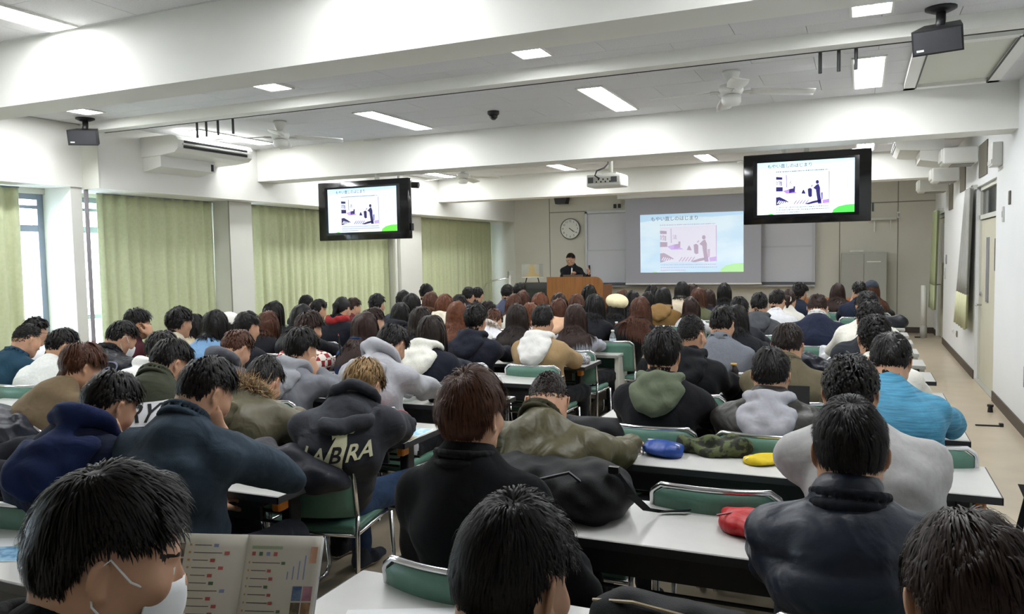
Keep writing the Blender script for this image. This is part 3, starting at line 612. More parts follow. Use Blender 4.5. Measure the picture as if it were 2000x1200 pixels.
def fixed_desk(x0, x1, N, label):
    w = x1-x0; o = empty('fixed_desk', label, 'desk', (x0, N, 0), group='grey fixed lecture desks'); z = 0.68
    MB().rbox(0, w, 0, 0.38, z-0.025, z, 0.003, 1).build('desk_top', M_top, o)
    MB().box(0, w, -0.004, 0.0, z-0.028, z-0.004).build('edge_band', M_grey, o)
    for x in (0.01, w-0.04):
        sp = MB().rbox(x, x+0.03, 0.06, 0.36, 0.02, z-0.025, 0.004, 1).build('side_panel', M_deskg, o)
        MB().box(x-0.004, x+0.034, 0.05, 0.075, 0.0, z-0.025).build('post', M_offw, sp)
    MB().box(0.04, w-0.04, 0.34, 0.355, 0.2, z-0.025).build('front_panel', M_deskg, o)
    MB().box(0.04, w-0.04, 0.08, 0.34, z-0.16, z-0.15).build('book_shelf', M_grey, o)
    return o
blocks = [(-1.32, 0.48, 'right block by the wall'), (-3.83, -2.03, 'middle block left of the aisle'), (-5.36, -3.86, 'left block'), (-6.92, -5.42, 'window side block')]
ordn = ['nearest', 'second', 'third', 'fourth', 'fifth', 'sixth', 'seventh']
for r in range(6):
    for bi, (a, b, t) in enumerate(blocks):
        if r < 2 and bi == 3: continue
        folding_table(a, b, ROWN[r], 'white folding table in the %s, %s row from the camera' % (t, ordn[r]))
for k in range(7):
    for bi, (a, b, t) in enumerate(blocks):
        fixed_desk(a, b, FIXN[k], 'grey fixed desk, %s, %s fixed row from back' % (t, ordn[k]))

# ---------------------------------------------------------------- chairs
M_vinyl = mat('chair_green_vinyl', '#537a6b', 0.42, var=0.05, vscale=40, bump=0.08, bscale=300)
def make_chair():
    o = empty('stacking_chair', 'x', 'chair', group='green chrome framed stacking chairs')
    # backrest, curved pad
    P = []; P2 = []
    for k in range(7):
        t = k/6; z = 0.50+0.275*t; row = []; row2 = []
        for i in range(13):
            u = -1+2*i/12; edge = 1-0.10*abs(u)**6*(t > 0.8); zz = z-(0.03*max(0, abs(u)-0.8)/0.2 if t > 0.95 else 0)
            x = 0.212*u; y = -0.235-0.045*t+0.045*u*u; th = 0.012+0.012*math.sin(math.pi*min(max(t, 0.05), 0.95))*math.cos(u*1.3)
            row.append((x, y-th, zz)); row2.append((x, y+th, zz))
        P.append(row); P2.append(row2)
    m = MB(); m.grid(P); m.grid(P2)
    nr, nc = 7, 13; n = nr*nc
    ring = [j for j in range(nc)]+[i*nc+nc-1 for i in range(1, nr)]+[(nr-1)*nc+j for j in range(nc-2, -1, -1)]+[i*nc for i in range(nr-2, 0, -1)]
    m.f += [(a, b, b+n, a+n) for a, b in zip(ring, ring[1:]+ring[:1])]; m.mi += [0]*len(ring)
    m.build('backrest', M_vinyl, o, smooth=True)
    # seat pad
    P = []
    m = MB().rbox(-0.205, 0.205, -0.19, 0.21, 0.41, 0.45, 0.018, 3); m.build('seat', M_vinyl, o, auto=50)
    MB().tube([(-0.21, -0.19, 0.412), (-0.21, 0.17, 0.412), (-0.19, 0.21, 0.412), (0.19, 0.21, 0.412), (0.21, 0.17, 0.412), (0.21, -0.19, 0.412), (-0.21, -0.19, 0.412)], 0.009, 8).build('seat_frame', M_chrome, o, smooth=True)
    # top rail of the back wraps around the pad
    top = []
    for i in range(15):
        u = -1+2*i/14; top.append((0.215*u, -0.282+0.045*u*u, 0.783-(0.025*max(0, abs(u)-0.86)/0.14)))
    pts = [(-0.222, -0.195, 0.50), (-0.221, -0.215, 0.64), (-0.22, -0.232, 0.745)]+top+[(0.22, -0.232, 0.745), (0.221, -0.215, 0.64), (0.222, -0.195, 0.50)]
    MB().tube(pts, 0.0105, 8).build('back_frame', M_chrome, o, smooth=True)
    for s in (-1, 1):
        x = s*0.222
        MB().tube([(x, -0.195, 0.505), (x, -0.2, 0.40), (x, -0.22, 0.06), (x, -0.21, 0.025), (x, -0.17, 0.011), (x, 0.15, 0.011), (x, 0.2, 0.02), (x, 0.225, 0.06), (x*0.97, 0.2, 0.40)], 0.0105, 8).build('leg', M_chrome, o, smooth=True)
    MB().tube([(-0.222, 0.05, 0.405), (0.222, 0.05, 0.405)], 0.008, 6).build('stretcher', M_chrome, o)
    return o
CHAIR0 = make_chair(); CHAIR_USED = [False]
def place_chair(x, y, rz, label):
    o = copy_tree(CHAIR0) if CHAIR_USED[0] else CHAIR0
    CHAIR_USED[0] = True
    o.location = (x, y, 0); o.rotation_euler = (0, 0, rz); o['label'] = label; return o
# ---------------------------------------------------------------- implicit-surface people
def A(*v): return np.array(v, dtype=np.float64)
def nrm(v): return v/max(1e-9, np.linalg.norm(v))
def rotz(a): c, s = math.cos(a), math.sin(a); return np.array([[c, -s, 0], [s, c, 0], [0, 0, 1.0]])
def rotx(a): c, s = math.cos(a), math.sin(a); return np.array([[1.0, 0, 0], [0, c, -s], [0, s, c]])
def roty(a): c, s = math.cos(a), math.sin(a); return np.array([[c, 0, s], [0, 1.0, 0], [-s, 0, c]])

def d_cone(p, a, b, ra, rb):
    ba = b-a; l2 = max(1e-9, ba@ba); q = p-a
    h = np.clip((q@ba)/l2, 0, 1)
    d = q-h[:, None]*ba
    return np.sqrt((d*d).sum(1))-(ra+(rb-ra)*h)
def d_econ(p, a, b, side, wa, wb):
    """cone with an elliptic section: w = (half width along side, half depth)"""
    ba = b-a; l2 = max(1e-9, ba@ba); t = ba/math.sqrt(l2); s = nrm(side-t*(side@t)); n = np.cross(t, s); q = p-a
    h = np.clip((q@ba)/l2, 0, 1); q = q-h[:, None]*ba
    ws = wa[0]+(wb[0]-wa[0])*h; wn = wa[1]+(wb[1]-wa[1])*h; wt = np.minimum(ws, wn)
    x, y, z = q@s, q@n, q@t
    k0 = np.sqrt((x/ws)**2+(y/wn)**2+(z/wt)**2); k1 = np.sqrt((x/ws**2)**2+(y/wn**2)**2+(z/wt**2)**2)
    return np.where(k0 < 1e-6, -wt, k0*(k0-1)/np.maximum(k1, 1e-9))
def d_ell(p, c, R, r):
    q = (p-c)@R; k0 = np.sqrt(((q/r)**2).sum(1)); k1 = np.sqrt(((q/(r*r))**2).sum(1))
    return np.where(k0 < 1e-6, -r.min(), k0*(k0-1)/np.maximum(k1, 1e-9))
def smin(a, b, k):
    h = np.maximum(k-np.abs(a-b), 0)/k
    return np.minimum(a, b)-h*h*k*0.25
def prim_d(p, q):
    t = q[0]
    if t == 'c': return d_cone(p, q[1], q[2], q[3], q[4])
    if t == 'e': return d_econ(p, q[1], q[2], q[3], q[4], q[5])
    return d_ell(p, q[1], q[2], q[3])
def sdf(p, prims, infl=0.0):
    d = None
    for q in prims:
        k = q[-1]; e = prim_d(p, q)
        d = e if d is None else (smin(d, e, k) if k > 0 else np.minimum(d, e))
    return d-infl
def prim_box(prims, pad):
    lo = np.full(3, 1e9); hi = -lo
    for q in prims:
        if q[0] == 'l': c = [q[1]]; r = float(q[3].max())
        elif q[0] == 'c': c = [q[1], q[2]]; r = max(q[3], q[4])
        else: c = [q[1], q[2]]; r = max(q[4]+q[5])
        for x in c: lo = np.minimum(lo, x-r); hi = np.maximum(hi, x+r)
    return lo-pad, hi+pad
def surface(fn, lo, hi, res):
    """naive surface nets on a regular grid -> verts, quads"""
    n = np.maximum(3, np.ceil((hi-lo)/res).astype(int)+1)
    ax = [lo[i]+res*np.arange(n[i]) for i in range(3)]
    G = np.stack(np.meshgrid(*ax, indexing='ij'), -1).reshape(-1, 3)
    D = fn(G).reshape(n)
    ins = D < 0
    c = [slice(0, -1), slice(1, None)]
    cnt = np.zeros(n-1, int)
    for i in (0, 1):
        for j in (0, 1):
            for k in (0, 1): cnt += ins[c[i], c[j], c[k]]
    act = (cnt > 0) & (cnt < 8); idx = -np.ones(n-1, int); cells = np.argwhere(act); idx[act] = np.arange(len(cells))
    S = np.zeros((len(cells), 3)); W = np.zeros(len(cells))
    offs = [np.array(o) for o in ((0,0,0),(1,0,0),(0,1,0),(1,1,0),(0,0,1),(1,0,1),(0,1,1),(1,1,1))]
    val = [D[tuple((cells+o).T)] for o in offs]
    for a, b in ((0,1),(2,3),(4,5),(6,7),(0,2),(1,3),(4,6),(5,7),(0,4),(1,5),(2,6),(3,7)):
        va, vb = val[a], val[b]; m = (va < 0) != (vb < 0)
        t = np.where(m, va/np.where(m, va-vb, 1), 0)
        P = offs[a]+t[:, None]*(offs[b]-offs[a]); S += np.where(m[:, None], P, 0); W += m
    V = lo+res*(cells+S/np.maximum(W, 1)[:, None])
    Q = []
    for axis in range(3):
        o1, o2 = [(1, 2), (2, 0), (0, 1)][axis]
        sl0 = [slice(None)]*3; sl1 = [slice(None)]*3; sl0[axis] = slice(0, -1); sl1[axis] = slice(1, None)
        ch = ins[tuple(sl0)] != ins[tuple(sl1)]
        e = np.argwhere(ch); e = e[(e[:, o1] > 0) & (e[:, o2] > 0) & (e[:, o1] < n[o1]-1) & (e[:, o2] < n[o2]-1)]
        if len(e) == 0: continue
        def at(d1, d2):
            f = e.copy(); f[:, o1] -= d1; f[:, o2] -= d2; return idx[tuple(f.T)]
        q = np.stack([at(1, 1), at(0, 1), at(0, 0), at(1, 0)], 1)
        flip = ~ins[tuple(e.T)]; q[flip] = q[flip][:, ::-1]; Q.append(q)
    return V, (np.concatenate(Q) if Q else np.zeros((0, 4), int))

class Acc:
    """numpy mesh accumulator"""
    def __init__(s): s.V = []; s.Q = []; s.M = []; s.n = 0
    def add(s, V, Q, mi=0):
        if len(V) == 0: return
        s.V.append(np.asarray(V)); s.Q.append(np.asarray(Q)+s.n); s.n += len(V)
        s.M.append(np.full(len(Q), mi) if np.isscalar(mi) else np.asarray(mi))
    def mesh(s, name, mats, smooth=True):
        V = np.concatenate(s.V); Q = np.concatenate(s.Q); M = np.concatenate(s.M)
        me = bpy.data.meshes.new(name); me.vertices.add(len(V)); me.vertices.foreach_set('co', V.astype(np.float32).ravel())
        nf = len(Q); k = Q.shape[1]
        me.loops.add(nf*k); me.loops.foreach_set('vertex_index', Q.astype(np.int32).ravel())
        me.polygons.add(nf); me.polygons.foreach_set('loop_start', np.arange(0, nf*k, k, dtype=np.int32)); 
        try: me.polygons.foreach_set('loop_total', np.full(nf, k, dtype=np.int32))
        except Exception: pass
        for m in mats: me.materials.append(m)
        me.polygons.foreach_set('material_index', M.astype(np.int32))
        me.polygons.foreach_set('use_smooth', np.full(nf, smooth))
        me.update(calc_edges=True); me.validate(); return me

# ---------------------------------------------------------------- head and hand templates (local frames)
I3 = np.eye(3)
HEADR = A(0.076, 0.097, 0.112)
def head_prims():
    p = [('l', A(0, -0.008, 0.012), I3, A(0.074, 0.094, 0.102), 0.02),
         ('l', A(0, 0.022, -0.05), I3, A(0.058, 0.066, 0.07), 0.05),
         ('l', A(0, 0.06, -0.098), I3, A(0.028, 0.026, 0.022), 0.04),
         ('c', A(0.045, 0.005, -0.07), A(0.02, 0.058, -0.1), 0.024, 0.018, 0.03), ('c', A(-0.045, 0.005, -0.07), A(-0.02, 0.058, -0.1), 0.024, 0.018, 0.03),
         ('c', A(0, 0.088, 0.0), A(0, 0.108, -0.036), 0.008, 0.012, 0.015), ('c', A(-0.01, 0.1, -0.042), A(0.01, 0.1, -0.042), 0.009, 0.009, 0.012),
         ('c', A(-0.03, 0.082, 0.014), A(0.03, 0.082, 0.014), 0.010, 0.010, 0.02),
         ('c', A(-0.016, 0.085, -0.067), A(0.016, 0.085, -0.067), 0.007, 0.007, 0.012), ('c', A(-0.013, 0.084, -0.077), A(0.013, 0.084, -0.077), 0.007, 0.007, 0.012),
         ('c', A(0, -0.025, -0.05), A(0, -0.04, -0.17), 0.056, 0.058, 0.04)]
    for s in (-1, 1):
        p += [('l', A(s*0.032, 0.078, -0.006), I3, A(0.014, 0.011, 0.010), 0.006),
              ('l', A(s*0.045, 0.062, -0.03), I3, A(0.022, 0.022, 0.02), 0.03)]
        R = rotz(s*0.5)@rotx(0.15)
        p += [('l', A(s*0.083, -0.012, -0.013), R, A(0.0065, 0.0185, 0.031), 0.003), ('c', A(s*0.08, -0.002, -0.036), A(s*0.078, 0.0, -0.043), 0.0075, 0.0065, 0.005)]
    return p
HP = head_prims()
def head_tmpl(res):
    def fn(g):
        d = sdf(g, HP)
        for s in (-1, 1):   # concha of the ear
            d = np.maximum(d, -d_ell(g, A(s*0.0885, -0.007, -0.012), rotz(s*0.5), A(0.0065, 0.0125, 0.022)))
        return d
    lo, hi = prim_box(HP, res*2); V, Q = surface(fn, lo, hi, res)
    C = V[Q].mean(1); mi = np.zeros(len(Q), int)
    if res < 0.007:
        for s in (-1, 1):
            e = C-A(s*0.032, 0.086, -0.006); m = (np.abs(e[:, 0])/0.012)**2+(np.abs(e[:, 2])/0.005)**2 < 1; m &= C[:, 1] > 0.07; mi[m] = 1
            m2 = m & (np.hypot(e[:, 0], e[:, 2]) < 0.0055); mi[m2] = 2
            b = C-A(s*0.033, 0.09, 0.017); mi[(np.abs(b[:, 0]) < 0.019) & (np.abs(b[:, 2]+0.12*np.abs(b[:, 0])) < 0.003) & (C[:, 1] > 0.06)] = 2
        mi[(np.abs(C[:, 0]) < 0.023) & (C[:, 2] > -0.084) & (C[:, 2] < -0.061) & (C[:, 1] > 0.084)] = 3
    return V, Q, mi
HEAD_T = {}
def get_head(l):
    if l not in HEAD_T: HEAD_T[l] = head_tmpl((0.0050, 0.0078, 0.0125, 0.018)[l])
    return HEAD_T[l]
def hand_tmpl(kind, res):
    """right hand: wrist at origin, fingers along +y, palm facing -z, thumb on -x side"""
    p = [('e', A(0, -0.02, 0), A(0, 0.02, 0), A(1, 0, 0), (0.026, 0.019), (0.034, 0.015), 0.01), ('e', A(0, 0.02, 0), A(0, 0.085, 0.002), A(1, 0, 0), (0.034, 0.015), (0.039, 0.013), 0.015)]
    curl = {'flat': (0.25, 0.3, 0.2), 'relax': (0.5, 0.65, 0.45), 'grip': (1.1, 1.35, 0.8)}[kind]
    for k, (x, l) in enumerate(((-0.03, 0.92), (-0.010, 1.0), (0.011, 0.95), (0.03, 0.78))):
        pos = A(x, 0.088-0.004*abs(k-1.3), 0.002); ang = 0; r = 0.0092-0.0006*k
        for s, seg in enumerate((0.043, 0.027, 0.022)):
            ang += curl[s]*(1+0.08*k); d = A(x*0.9*(0.1 if s == 0 else 0), math.cos(ang), -math.sin(ang)); nx = pos+nrm(d)*seg*l
            p.append(('c', pos, nx, r, r-0.0008, 0.006 if s == 0 else 0.003)); pos = nx; r -= 0.0008
    th = {'flat': 0.3, 'relax': 0.6, 'grip': 1.0}[kind]
    a = A(-0.028, 0.02, -0.004); b = A(-0.052, 0.052, -0.012-0.01*th); c = b+nrm(A(-0.25+0.5*th, 0.8, -0.55*th))*0.034; d = c+nrm(A(0.1+0.6*th, 0.8, -0.7*th))*0.026
    p += [('c', a, b, 0.016, 0.0125, 0.015), ('c', b, c, 0.0118, 0.0105, 0.004), ('c', c, d, 0.0105, 0.0088, 0.003)]
    lo, hi = prim_box(p, res*2); return surface(lambda g: sdf(g, p), lo, hi, res)
HAND_T = {}
def get_hand(kind, l):
    k = (kind, l)
    if k not in HAND_T: HAND_T[k] = hand_tmpl(kind, (0.005, 0.0075, 0.0105, 0.012)[l])
    return HAND_T[k]
def shoe_mesh():
    p = [('e', A(0, -0.05, 0.045), A(0, 0.06, 0.04), A(1, 0, 0), (0.038, 0.042), (0.043, 0.036), 0.02), ('e', A(0, 0.06, 0.036), A(0, 0.15, 0.032), A(1, 0, 0), (0.045, 0.033), (0.038, 0.026), 0.03), ('c', A(0, -0.03, 0.06), A(0, -0.03, 0.11), 0.042, 0.046, 0.02)]
    fn = lambda g: np.maximum(sdf(g, p), 0.004-g[:, 2])
    lo, hi = prim_box(p, 0.03); V, Q = surface(fn, lo, hi, 0.014); mi = (V[Q].mean(1)[:, 2] < 0.022).astype(int); return V, Q, mi
SHOE_T = shoe_mesh()

M_skin = mat('skin', '#bb9074', 0.55, var=0.06, vscale=20, subsurf=0.15)
M_eyew = mat('eye_white', '#d8d4cc', 0.3); M_eyed = mat('eye_dark', '#17110e', 0.3); M_lip = mat('lip', '#a8655c', 0.5)
SKIN = [M_skin, M_eyew, M_eyed, M_lip]
HAIRC = {'k': '#120f0e', 'd': '#1f1612', 'b': '#47291a', 'a': '#5f3722', 'g': '#7a5f3a', 'o': '#2a1a14'}
def hair_mat(c): return mat('hair_'+c, HAIRC[c], 0.5, var=0.3, vscale=45, spec=0.22)
def cloth(col, kind='plain'):
    n = 'cloth_%s_%s' % (kind, col.strip('#'))
    if n in MATS: return MATS[n]
    m = cloth_base(n, col, kind); nt = m.node_tree; b = nt.nodes['Principled BSDF']
    tc = nt.nodes.new('ShaderNodeTexCoord'); ns = nt.nodes.new('ShaderNodeTexNoise'); ns.inputs['Scale'].default_value = 7.5; ns.inputs['Detail'].default_value = 2.0; ns.inputs['Distortion'].default_value = 1.2; ns.inputs['Roughness'].default_value = 0.4
    bp = nt.nodes.new('ShaderNodeBump'); bp.inputs['Strength'].default_value = 0.42 if kind in ('wool', 'knit') else 0.5; bp.inputs['Distance'].default_value = 0.02 if kind in ('wool', 'knit') else 0.03
    nt.links.new(tc.outputs['Object'], ns.inputs['Vector']); nt.links.new(ns.outputs[0], bp.inputs['Height'])
    lk = b.inputs['Normal'].links
    if lk: nt.links.new(lk[0].from_socket, bp.inputs['Normal'])
    nt.links.new(bp.outputs[0], b.inputs['Normal']); return m
def cloth_base(n, col, kind):
    if kind == 'knit': return mat(n, col, 0.9, var=0.06, vscale=60, bump=0.10, bscale=420, sheen=0.06, spec=0.15)
    if kind == 'denim': return mat(n, col, 0.8, var=0.22, vscale=14, bump=0.25, bscale=420, spec=0.2)
    if kind == 'nylon': return mat(n, col, 0.42, var=0.05, vscale=10, bump=0.10, bscale=70, spec=0.3)
    if kind == 'wool': return mat(n, col, 0.95, var=0.08, vscale=90, bump=0.10, bscale=400, sheen=0.05, spec=0.12)
    if kind == 'plaid':
        m = mat(n, col, 0.85); nt = m.node_tree; b = nt.nodes['Principled BSDF']; tc = nt.nodes.new('ShaderNodeTexCoord')
        ch = nt.nodes.new('ShaderNodeTexChecker'); ch.inputs['Scale'].default_value = 22; ch.inputs[1].default_value = (*hexc(col), 1); ch.inputs[2].default_value = (0.72, 0.68, 0.6, 1)
        nt.links.new(tc.outputs['Object'], ch.inputs[0]); nt.links.new(ch.outputs[0], b.inputs['Base Color']); return m
    if kind == 'stripe': return mat(n, col, 0.7, bump=0.3, bscale=30, stretch=(1, 1, 14), var=0.35, vscale=9)
    return mat(n, col, 0.85, var=0.05, vscale=25, bump=0.15, bscale=260, sheen=0.03, spec=0.18)

SHOE_D = {}
def shoe_data(k):
    if k not in SHOE_D:
        a = Acc(); a.add(*SHOE_T); SHOE_D[k] = a.mesh('shoe', [cloth(['#1b1b1e', '#2b2a2a', '#3a3f48'][k]), mat('sole_white', '#b9b6ae', .7)])
    return SHOE_D[k]
def ik(S, Wp, l1, l2, pole):
    v = Wp-S; d = np.linalg.norm(v); 
    if d > (l1+l2)*0.995: Wp = S+v/d*(l1+l2)*0.995; v = Wp-S; d = np.linalg.norm(v)
    d = max(d, abs(l1-l2)+0.02); a = (l1*l1-l2*l2+d*d)/(2*d); h = math.sqrt(max(0, l1*l1-a*a)); t = v/np.linalg.norm(v)
    n = nrm(pole-t*(pole@t)); return S+t*a+n*h, Wp

# ---------------------------------------------------------------- hair
THICK = {'s': 0.016, 'm': 0.024, 'c': 0.006, 'b': 0.020, 'l': 0.018, 'p': 0.010, 'o': 0.020}
NKA, NKB = A(0, -0.025, -0.05), A(0, -0.04, -0.17)
def off_neck(q, want):
    ba = NKB-NKA; h = np.clip(((q-NKA)@ba)/(ba@ba), 0, 1); c = NKA+h[:, None]*ba; e = q-c; l = np.maximum(np.linalg.norm(e, axis=1), 1e-4)
    r = 0.0565+want; m = (l < r) & (q[:, 2] < -0.03); q = q.copy(); q[m] = c[m]+e[m]*(r[m]/l[m])[:, None]; return q
def hair(headM, headC, style, color, lvl, rnd, body_prims=None, infl=0.0):
    """strand ribbons grown over the scalp and draped; returns mesh arrays. headM: 3x3, headC: centre"""
    N0 = {'s': 1.0, 'm': 1.15, 'c': 1.0, 'b': 0.9, 'l': 1.0, 'p': 0.8, 'o': 1.0}[style]
    N = int((9500, 1850, 750, 400)[lvl]*N0); wid = (0.0013, 0.0030, 0.0052, 0.008)[lvl]
    segs = {'s': 4, 'm': 5, 'c': 3, 'b': 7, 'l': 11, 'p': 5, 'o': 5}[style]
    if style == 'l': N = int((3000, 1500, 850, 500)[lvl]); wid = (0.003, 0.0055, 0.0085, 0.012)[lvl]
    i = np.arange(N*3)+0.5; ph = np.arccos(1-2*i/(N*3)); th = math.pi*(1+5**0.5)*i
    D = np.stack([np.cos(th)*np.sin(ph), np.sin(th)*np.sin(ph), np.cos(ph)], 1)
    az = np.degrees(np.arctan2(np.abs(D[:, 0]), D[:, 1])); el = np.degrees(np.arcsin(D[:, 2]))
    fem = style in 'blp'
    lim = np.interp(az, [0, 35, 60, 80, 100, 118, 140, 180], [34, 33, 18, 12 if not fem else 4, 15 if not fem else -8, -20 if not fem else -26, -46, -52] if style != 'c' else [38, 36, 22, 10, 12, -14, -34, -40])
    lim = lim+rnd.normal(0, 2.5, len(lim)); keep = el > lim; D = D[keep]; az = az[keep]; el = el[keep]
    if len(D) > N: s = rnd.choice(len(D), N, replace=False); D, az, el = D[s], az[s], el[s]
    N = len(D); nx = max(4, int(N*(0.13 if style not in 'cp' else 0.04))); rep_i = rnd.integers(0, N, nx)
    rad = HEADR+0.001
    thick = THICK[style]
    P0 = D*rad+A(0, -0.006, 0.01)
    crown0 = nrm(A(0.0, -0.42, 0.9)); nc = max(6, N//16); ci0 = rnd.integers(0, N, nc); cdv = crown0+rnd.normal(0, 0.16, (nc, 3)); cdv /= np.linalg.norm(cdv, axis=1)[:, None]; D[ci0] = cdv; P0[ci0] = cdv*rad+A(0, -0.006, 0.01); el[ci0] = 65; az[ci0] = 170
    an = rnd.uniform(-1.0, 1.0, nx); zz = rnd.uniform(-0.112 if style != 'c' else -0.095, -0.06, nx)
    P0[rep_i] = np.stack([0.0575*np.sin(an), -0.034-0.0575*np.cos(an), zz+0.02*np.abs(an)], 1); D[rep_i] = np.stack([np.sin(an)*0.75, -np.cos(an)*0.75, np.full(nx, -0.66)], 1); el[rep_i] = -41; az[rep_i] = 180-np.degrees(np.abs(an))
    crown = nrm(A(0.08 if rnd.random() > .5 else -0.08, -0.42, 0.9))
    T = D-crown; nn = D/rad; nn /= np.linalg.norm(nn, axis=1)[:, None]
    T -= nn*(T*nn).sum(1)[:, None]; T /= np.maximum(np.linalg.norm(T, axis=1), 1e-4)[:, None]
    sw = np.cross(nn, T); cd = np.linalg.norm(D-crown, axis=1)[:, None]; T = T+sw*0.5*np.exp(-(cd/0.5)**2)
    rn = rnd.normal(0, 1, T.shape); rn -= nn*(rn*nn).sum(1)[:, None]; T = T+rn*0.9*np.exp(-(cd/0.22)**2); T /= np.maximum(np.linalg.norm(T, axis=1), 1e-4)[:, None]
    top = np.clip(D[:, 2], 0, 1)
    L = {'s': 0.045+0.03*top, 'm': 0.065+0.04*top, 'c': 0.013+0.012*top, 'b': 0.10+0.13*np.clip(D[:, 2]+0.4, 0, 1.2), 'l': 0.27+0.13*np.clip(D[:, 2]+0.5, 0, 1.4), 'p': 0.09+0.05*top, 'o': 0.05+0.03*top}[style]
    L = L*rnd.uniform(0.75, 1.15, N)
    fr = az < 55
    if style in 'lb': L = np.where(fr & (el < 70), np.minimum(L, 0.10 if style == 'b' else 0.16), L)
    if style in 'sm': L = np.where((az > 95) & (el < -12), L*0.5, L)   # tapered nape
    if style in 'smo': L = np.where((az < 62) & (el < 62), L*0.72, L)
    if style in 'smo': L = np.where((az > 62) & (az < 118) & (el < 40), L*0.5, L)
    lift = {'s': 0.10, 'm': 0.10, 'c': 0.55, 'b': 0.06, 'l': 0.04, 'p': 0.03, 'o': 0.2}[style]
    jit = {'s': 0.11, 'm': 0.13, 'c': 0.25, 'b': 0.07, 'l': 0.05, 'p': 0.06, 'o': 0.24}[style]
    dirv = T*(1-lift)+nn*lift+rnd.normal(0, jit, (N, 3))
    if style == 'p': # pulled back to a knot
        tgt = A(0, -0.115, 0.0); v = tgt-P0; v -= nn*(v*nn).sum(1)[:, None]; dirv = v/np.maximum(np.linalg.norm(v, axis=1), 1e-4)[:, None]+rnd.normal(0, jit, (N, 3))
    dirv /= np.linalg.norm(dirv, axis=1)[:, None]
    off = rnd.uniform(0.25, 1.0, N)*thick
    if style in 'smco': off = off*np.interp(el, [-55, -25, 5, 30], [0.15, 0.45, 0.85, 1.0])
    # clumps give locks
    ncl = max(30, N//40); cs = rnd.integers(0, N, ncl); ci = np.argmin(((D[:, None, :]-D[None, cs, :])**2).sum(2), 1) if N*ncl < 4e6 else rnd.integers(0, ncl, N)
    cj = rnd.normal(0, jit*0.9, (ncl, 3)); dirv = dirv+cj[ci]*0.7; dirv /= np.linalg.norm(dirv, axis=1)[:, None]; off = off*(0.7+0.6*rnd.random(ncl)[ci])
    grav = headM.T@A(0, 0, -1.0)
    g = {'s': 0.12, 'm': 0.22, 'c': 0.0, 'b': 0.55, 'l': 0.6, 'p': 0.1, 'o': 0.05}[style]
    P0 = off_neck(P0, np.zeros(N)); p = P0.copy()-nn*0.003; pts = [p.copy()]; step = L/segs
    cen = A(0, -0.006, 0.01)
    for s in range(segs):
        q = p+dirv*step[:, None]
        e = (q-cen); k0 = np.sqrt(((e/(rad+0.0))**2).sum(1)); n2 = e/(rad*rad); n2 /= np.maximum(np.linalg.norm(n2, axis=1), 1e-6)[:, None]
        dd = (k0-1)*np.minimum(np.linalg.norm(e, axis=1)/np.maximum(k0, 1e-6), 0.12)
        want = off*min(1, (s+1)/1.3)
        push = np.maximum(want-dd, 0); q = q+n2*push[:, None]
        if style in 'smcop':
            pull = np.maximum(dd-want, 0)*(0.75 if style != 'o' else 0.5)*np.where(q[:, 1] > 0.05, 0.35, 1.0); q = q-n2*pull[:, None]
        q = off_neck(q, np.minimum(want, 0.006))
        if body_prims is not None and s > 3:
            wq = q@headM.T+headC; d = sdf(wq, body_prims, infl)-0.004; m = d < 0.0
            if m.any():
                w = wq[m]; eps = 0.006; gr = np.stack([sdf(w+A(eps, 0, 0), body_prims)-sdf(w-A(eps, 0, 0), body_prims), sdf(w+A(0, eps, 0), body_prims)-sdf(w-A(0, eps, 0), body_prims), sdf(w+A(0, 0, eps), body_prims)-sdf(w-A(0, 0, eps), body_prims)], 1)
                gr /= np.maximum(np.linalg.norm(gr, axis=1), 1e-6)[:, None]; wq[m] = w-gr*d[m][:, None]; q = (wq-headC)@headM
        nd = q-p; nd /= np.maximum(np.linalg.norm(nd, axis=1), 1e-6)[:, None]
        dirv = nd*(1-g)+grav*g+rnd.normal(0, jit*(0.25 if style != 'o' else 1.0), (N, 3)); dirv /= np.linalg.norm(dirv, axis=1)[:, None]
        p = q; pts.append(p.copy())
    pts = np.stack(pts, 1)                                        # N x (segs+1) x 3
    tan = np.gradient(pts, axis=1); out = pts-cen; out[:, :, 2] *= 0.5
    sd = np.cross(tan, out); sd /= np.maximum(np.linalg.norm(sd, axis=2), 1e-6)[:, :, None]
    prof = np.interp(np.linspace(0, 1, segs+1), [0, 0.3, 0.75, 1], [1, 1.0, 0.8, 0.12])*wid
    w = prof[None, :, None]*rnd.uniform(0.7, 1.3, N)[:, None, None]
    Lv = pts-sd*w; Rv = pts+sd*w; V = np.stack([Lv, Rv], 2).reshape(-1, 3)
    base = (np.arange(N)*(segs+1)*2)[:, None]+(np.arange(segs)*2)[None, :]; base = base.ravel()
    Q = np.stack([base, base+1, base+3, base+2], 1)
    acc = Acc(); acc.add(V@headM.T+headC, Q)
    # under-cap closing the scalp
    nu, nv = (40, 18) if lvl < 2 else (24, 10)
    cap = []
    for a in range(nu):
        azm = -math.pi+2*math.pi*a/nu; d0 = A(math.sin(azm), math.cos(azm), 0); azd = math.degrees(abs(math.atan2(d0[0], d0[1])))
        lo_el = math.radians(np.interp(azd, [0, 35, 60, 80, 100, 118, 140, 180], [38, 36, 22, 15 if not fem else 8, 18 if not fem else -3, -16 if not fem else -22, -48, -60] if style != 'c' else [42, 40, 26, 13, 16, -10, -31, -37]))
        for b in range(nv+1):
            e = lo_el+(math.pi/2-lo_el)*b/nv; dirn = A(d0[0]*math.cos(e), d0[1]*math.cos(e), math.sin(e))
            f = min(1, b/3.0); cap.append(dirn*(rad-0.004+f*(0.004+thick*0.22))+cen)
    cap = off_neck(np.array(cap), np.full(len(cap), 0.001)); qa = []
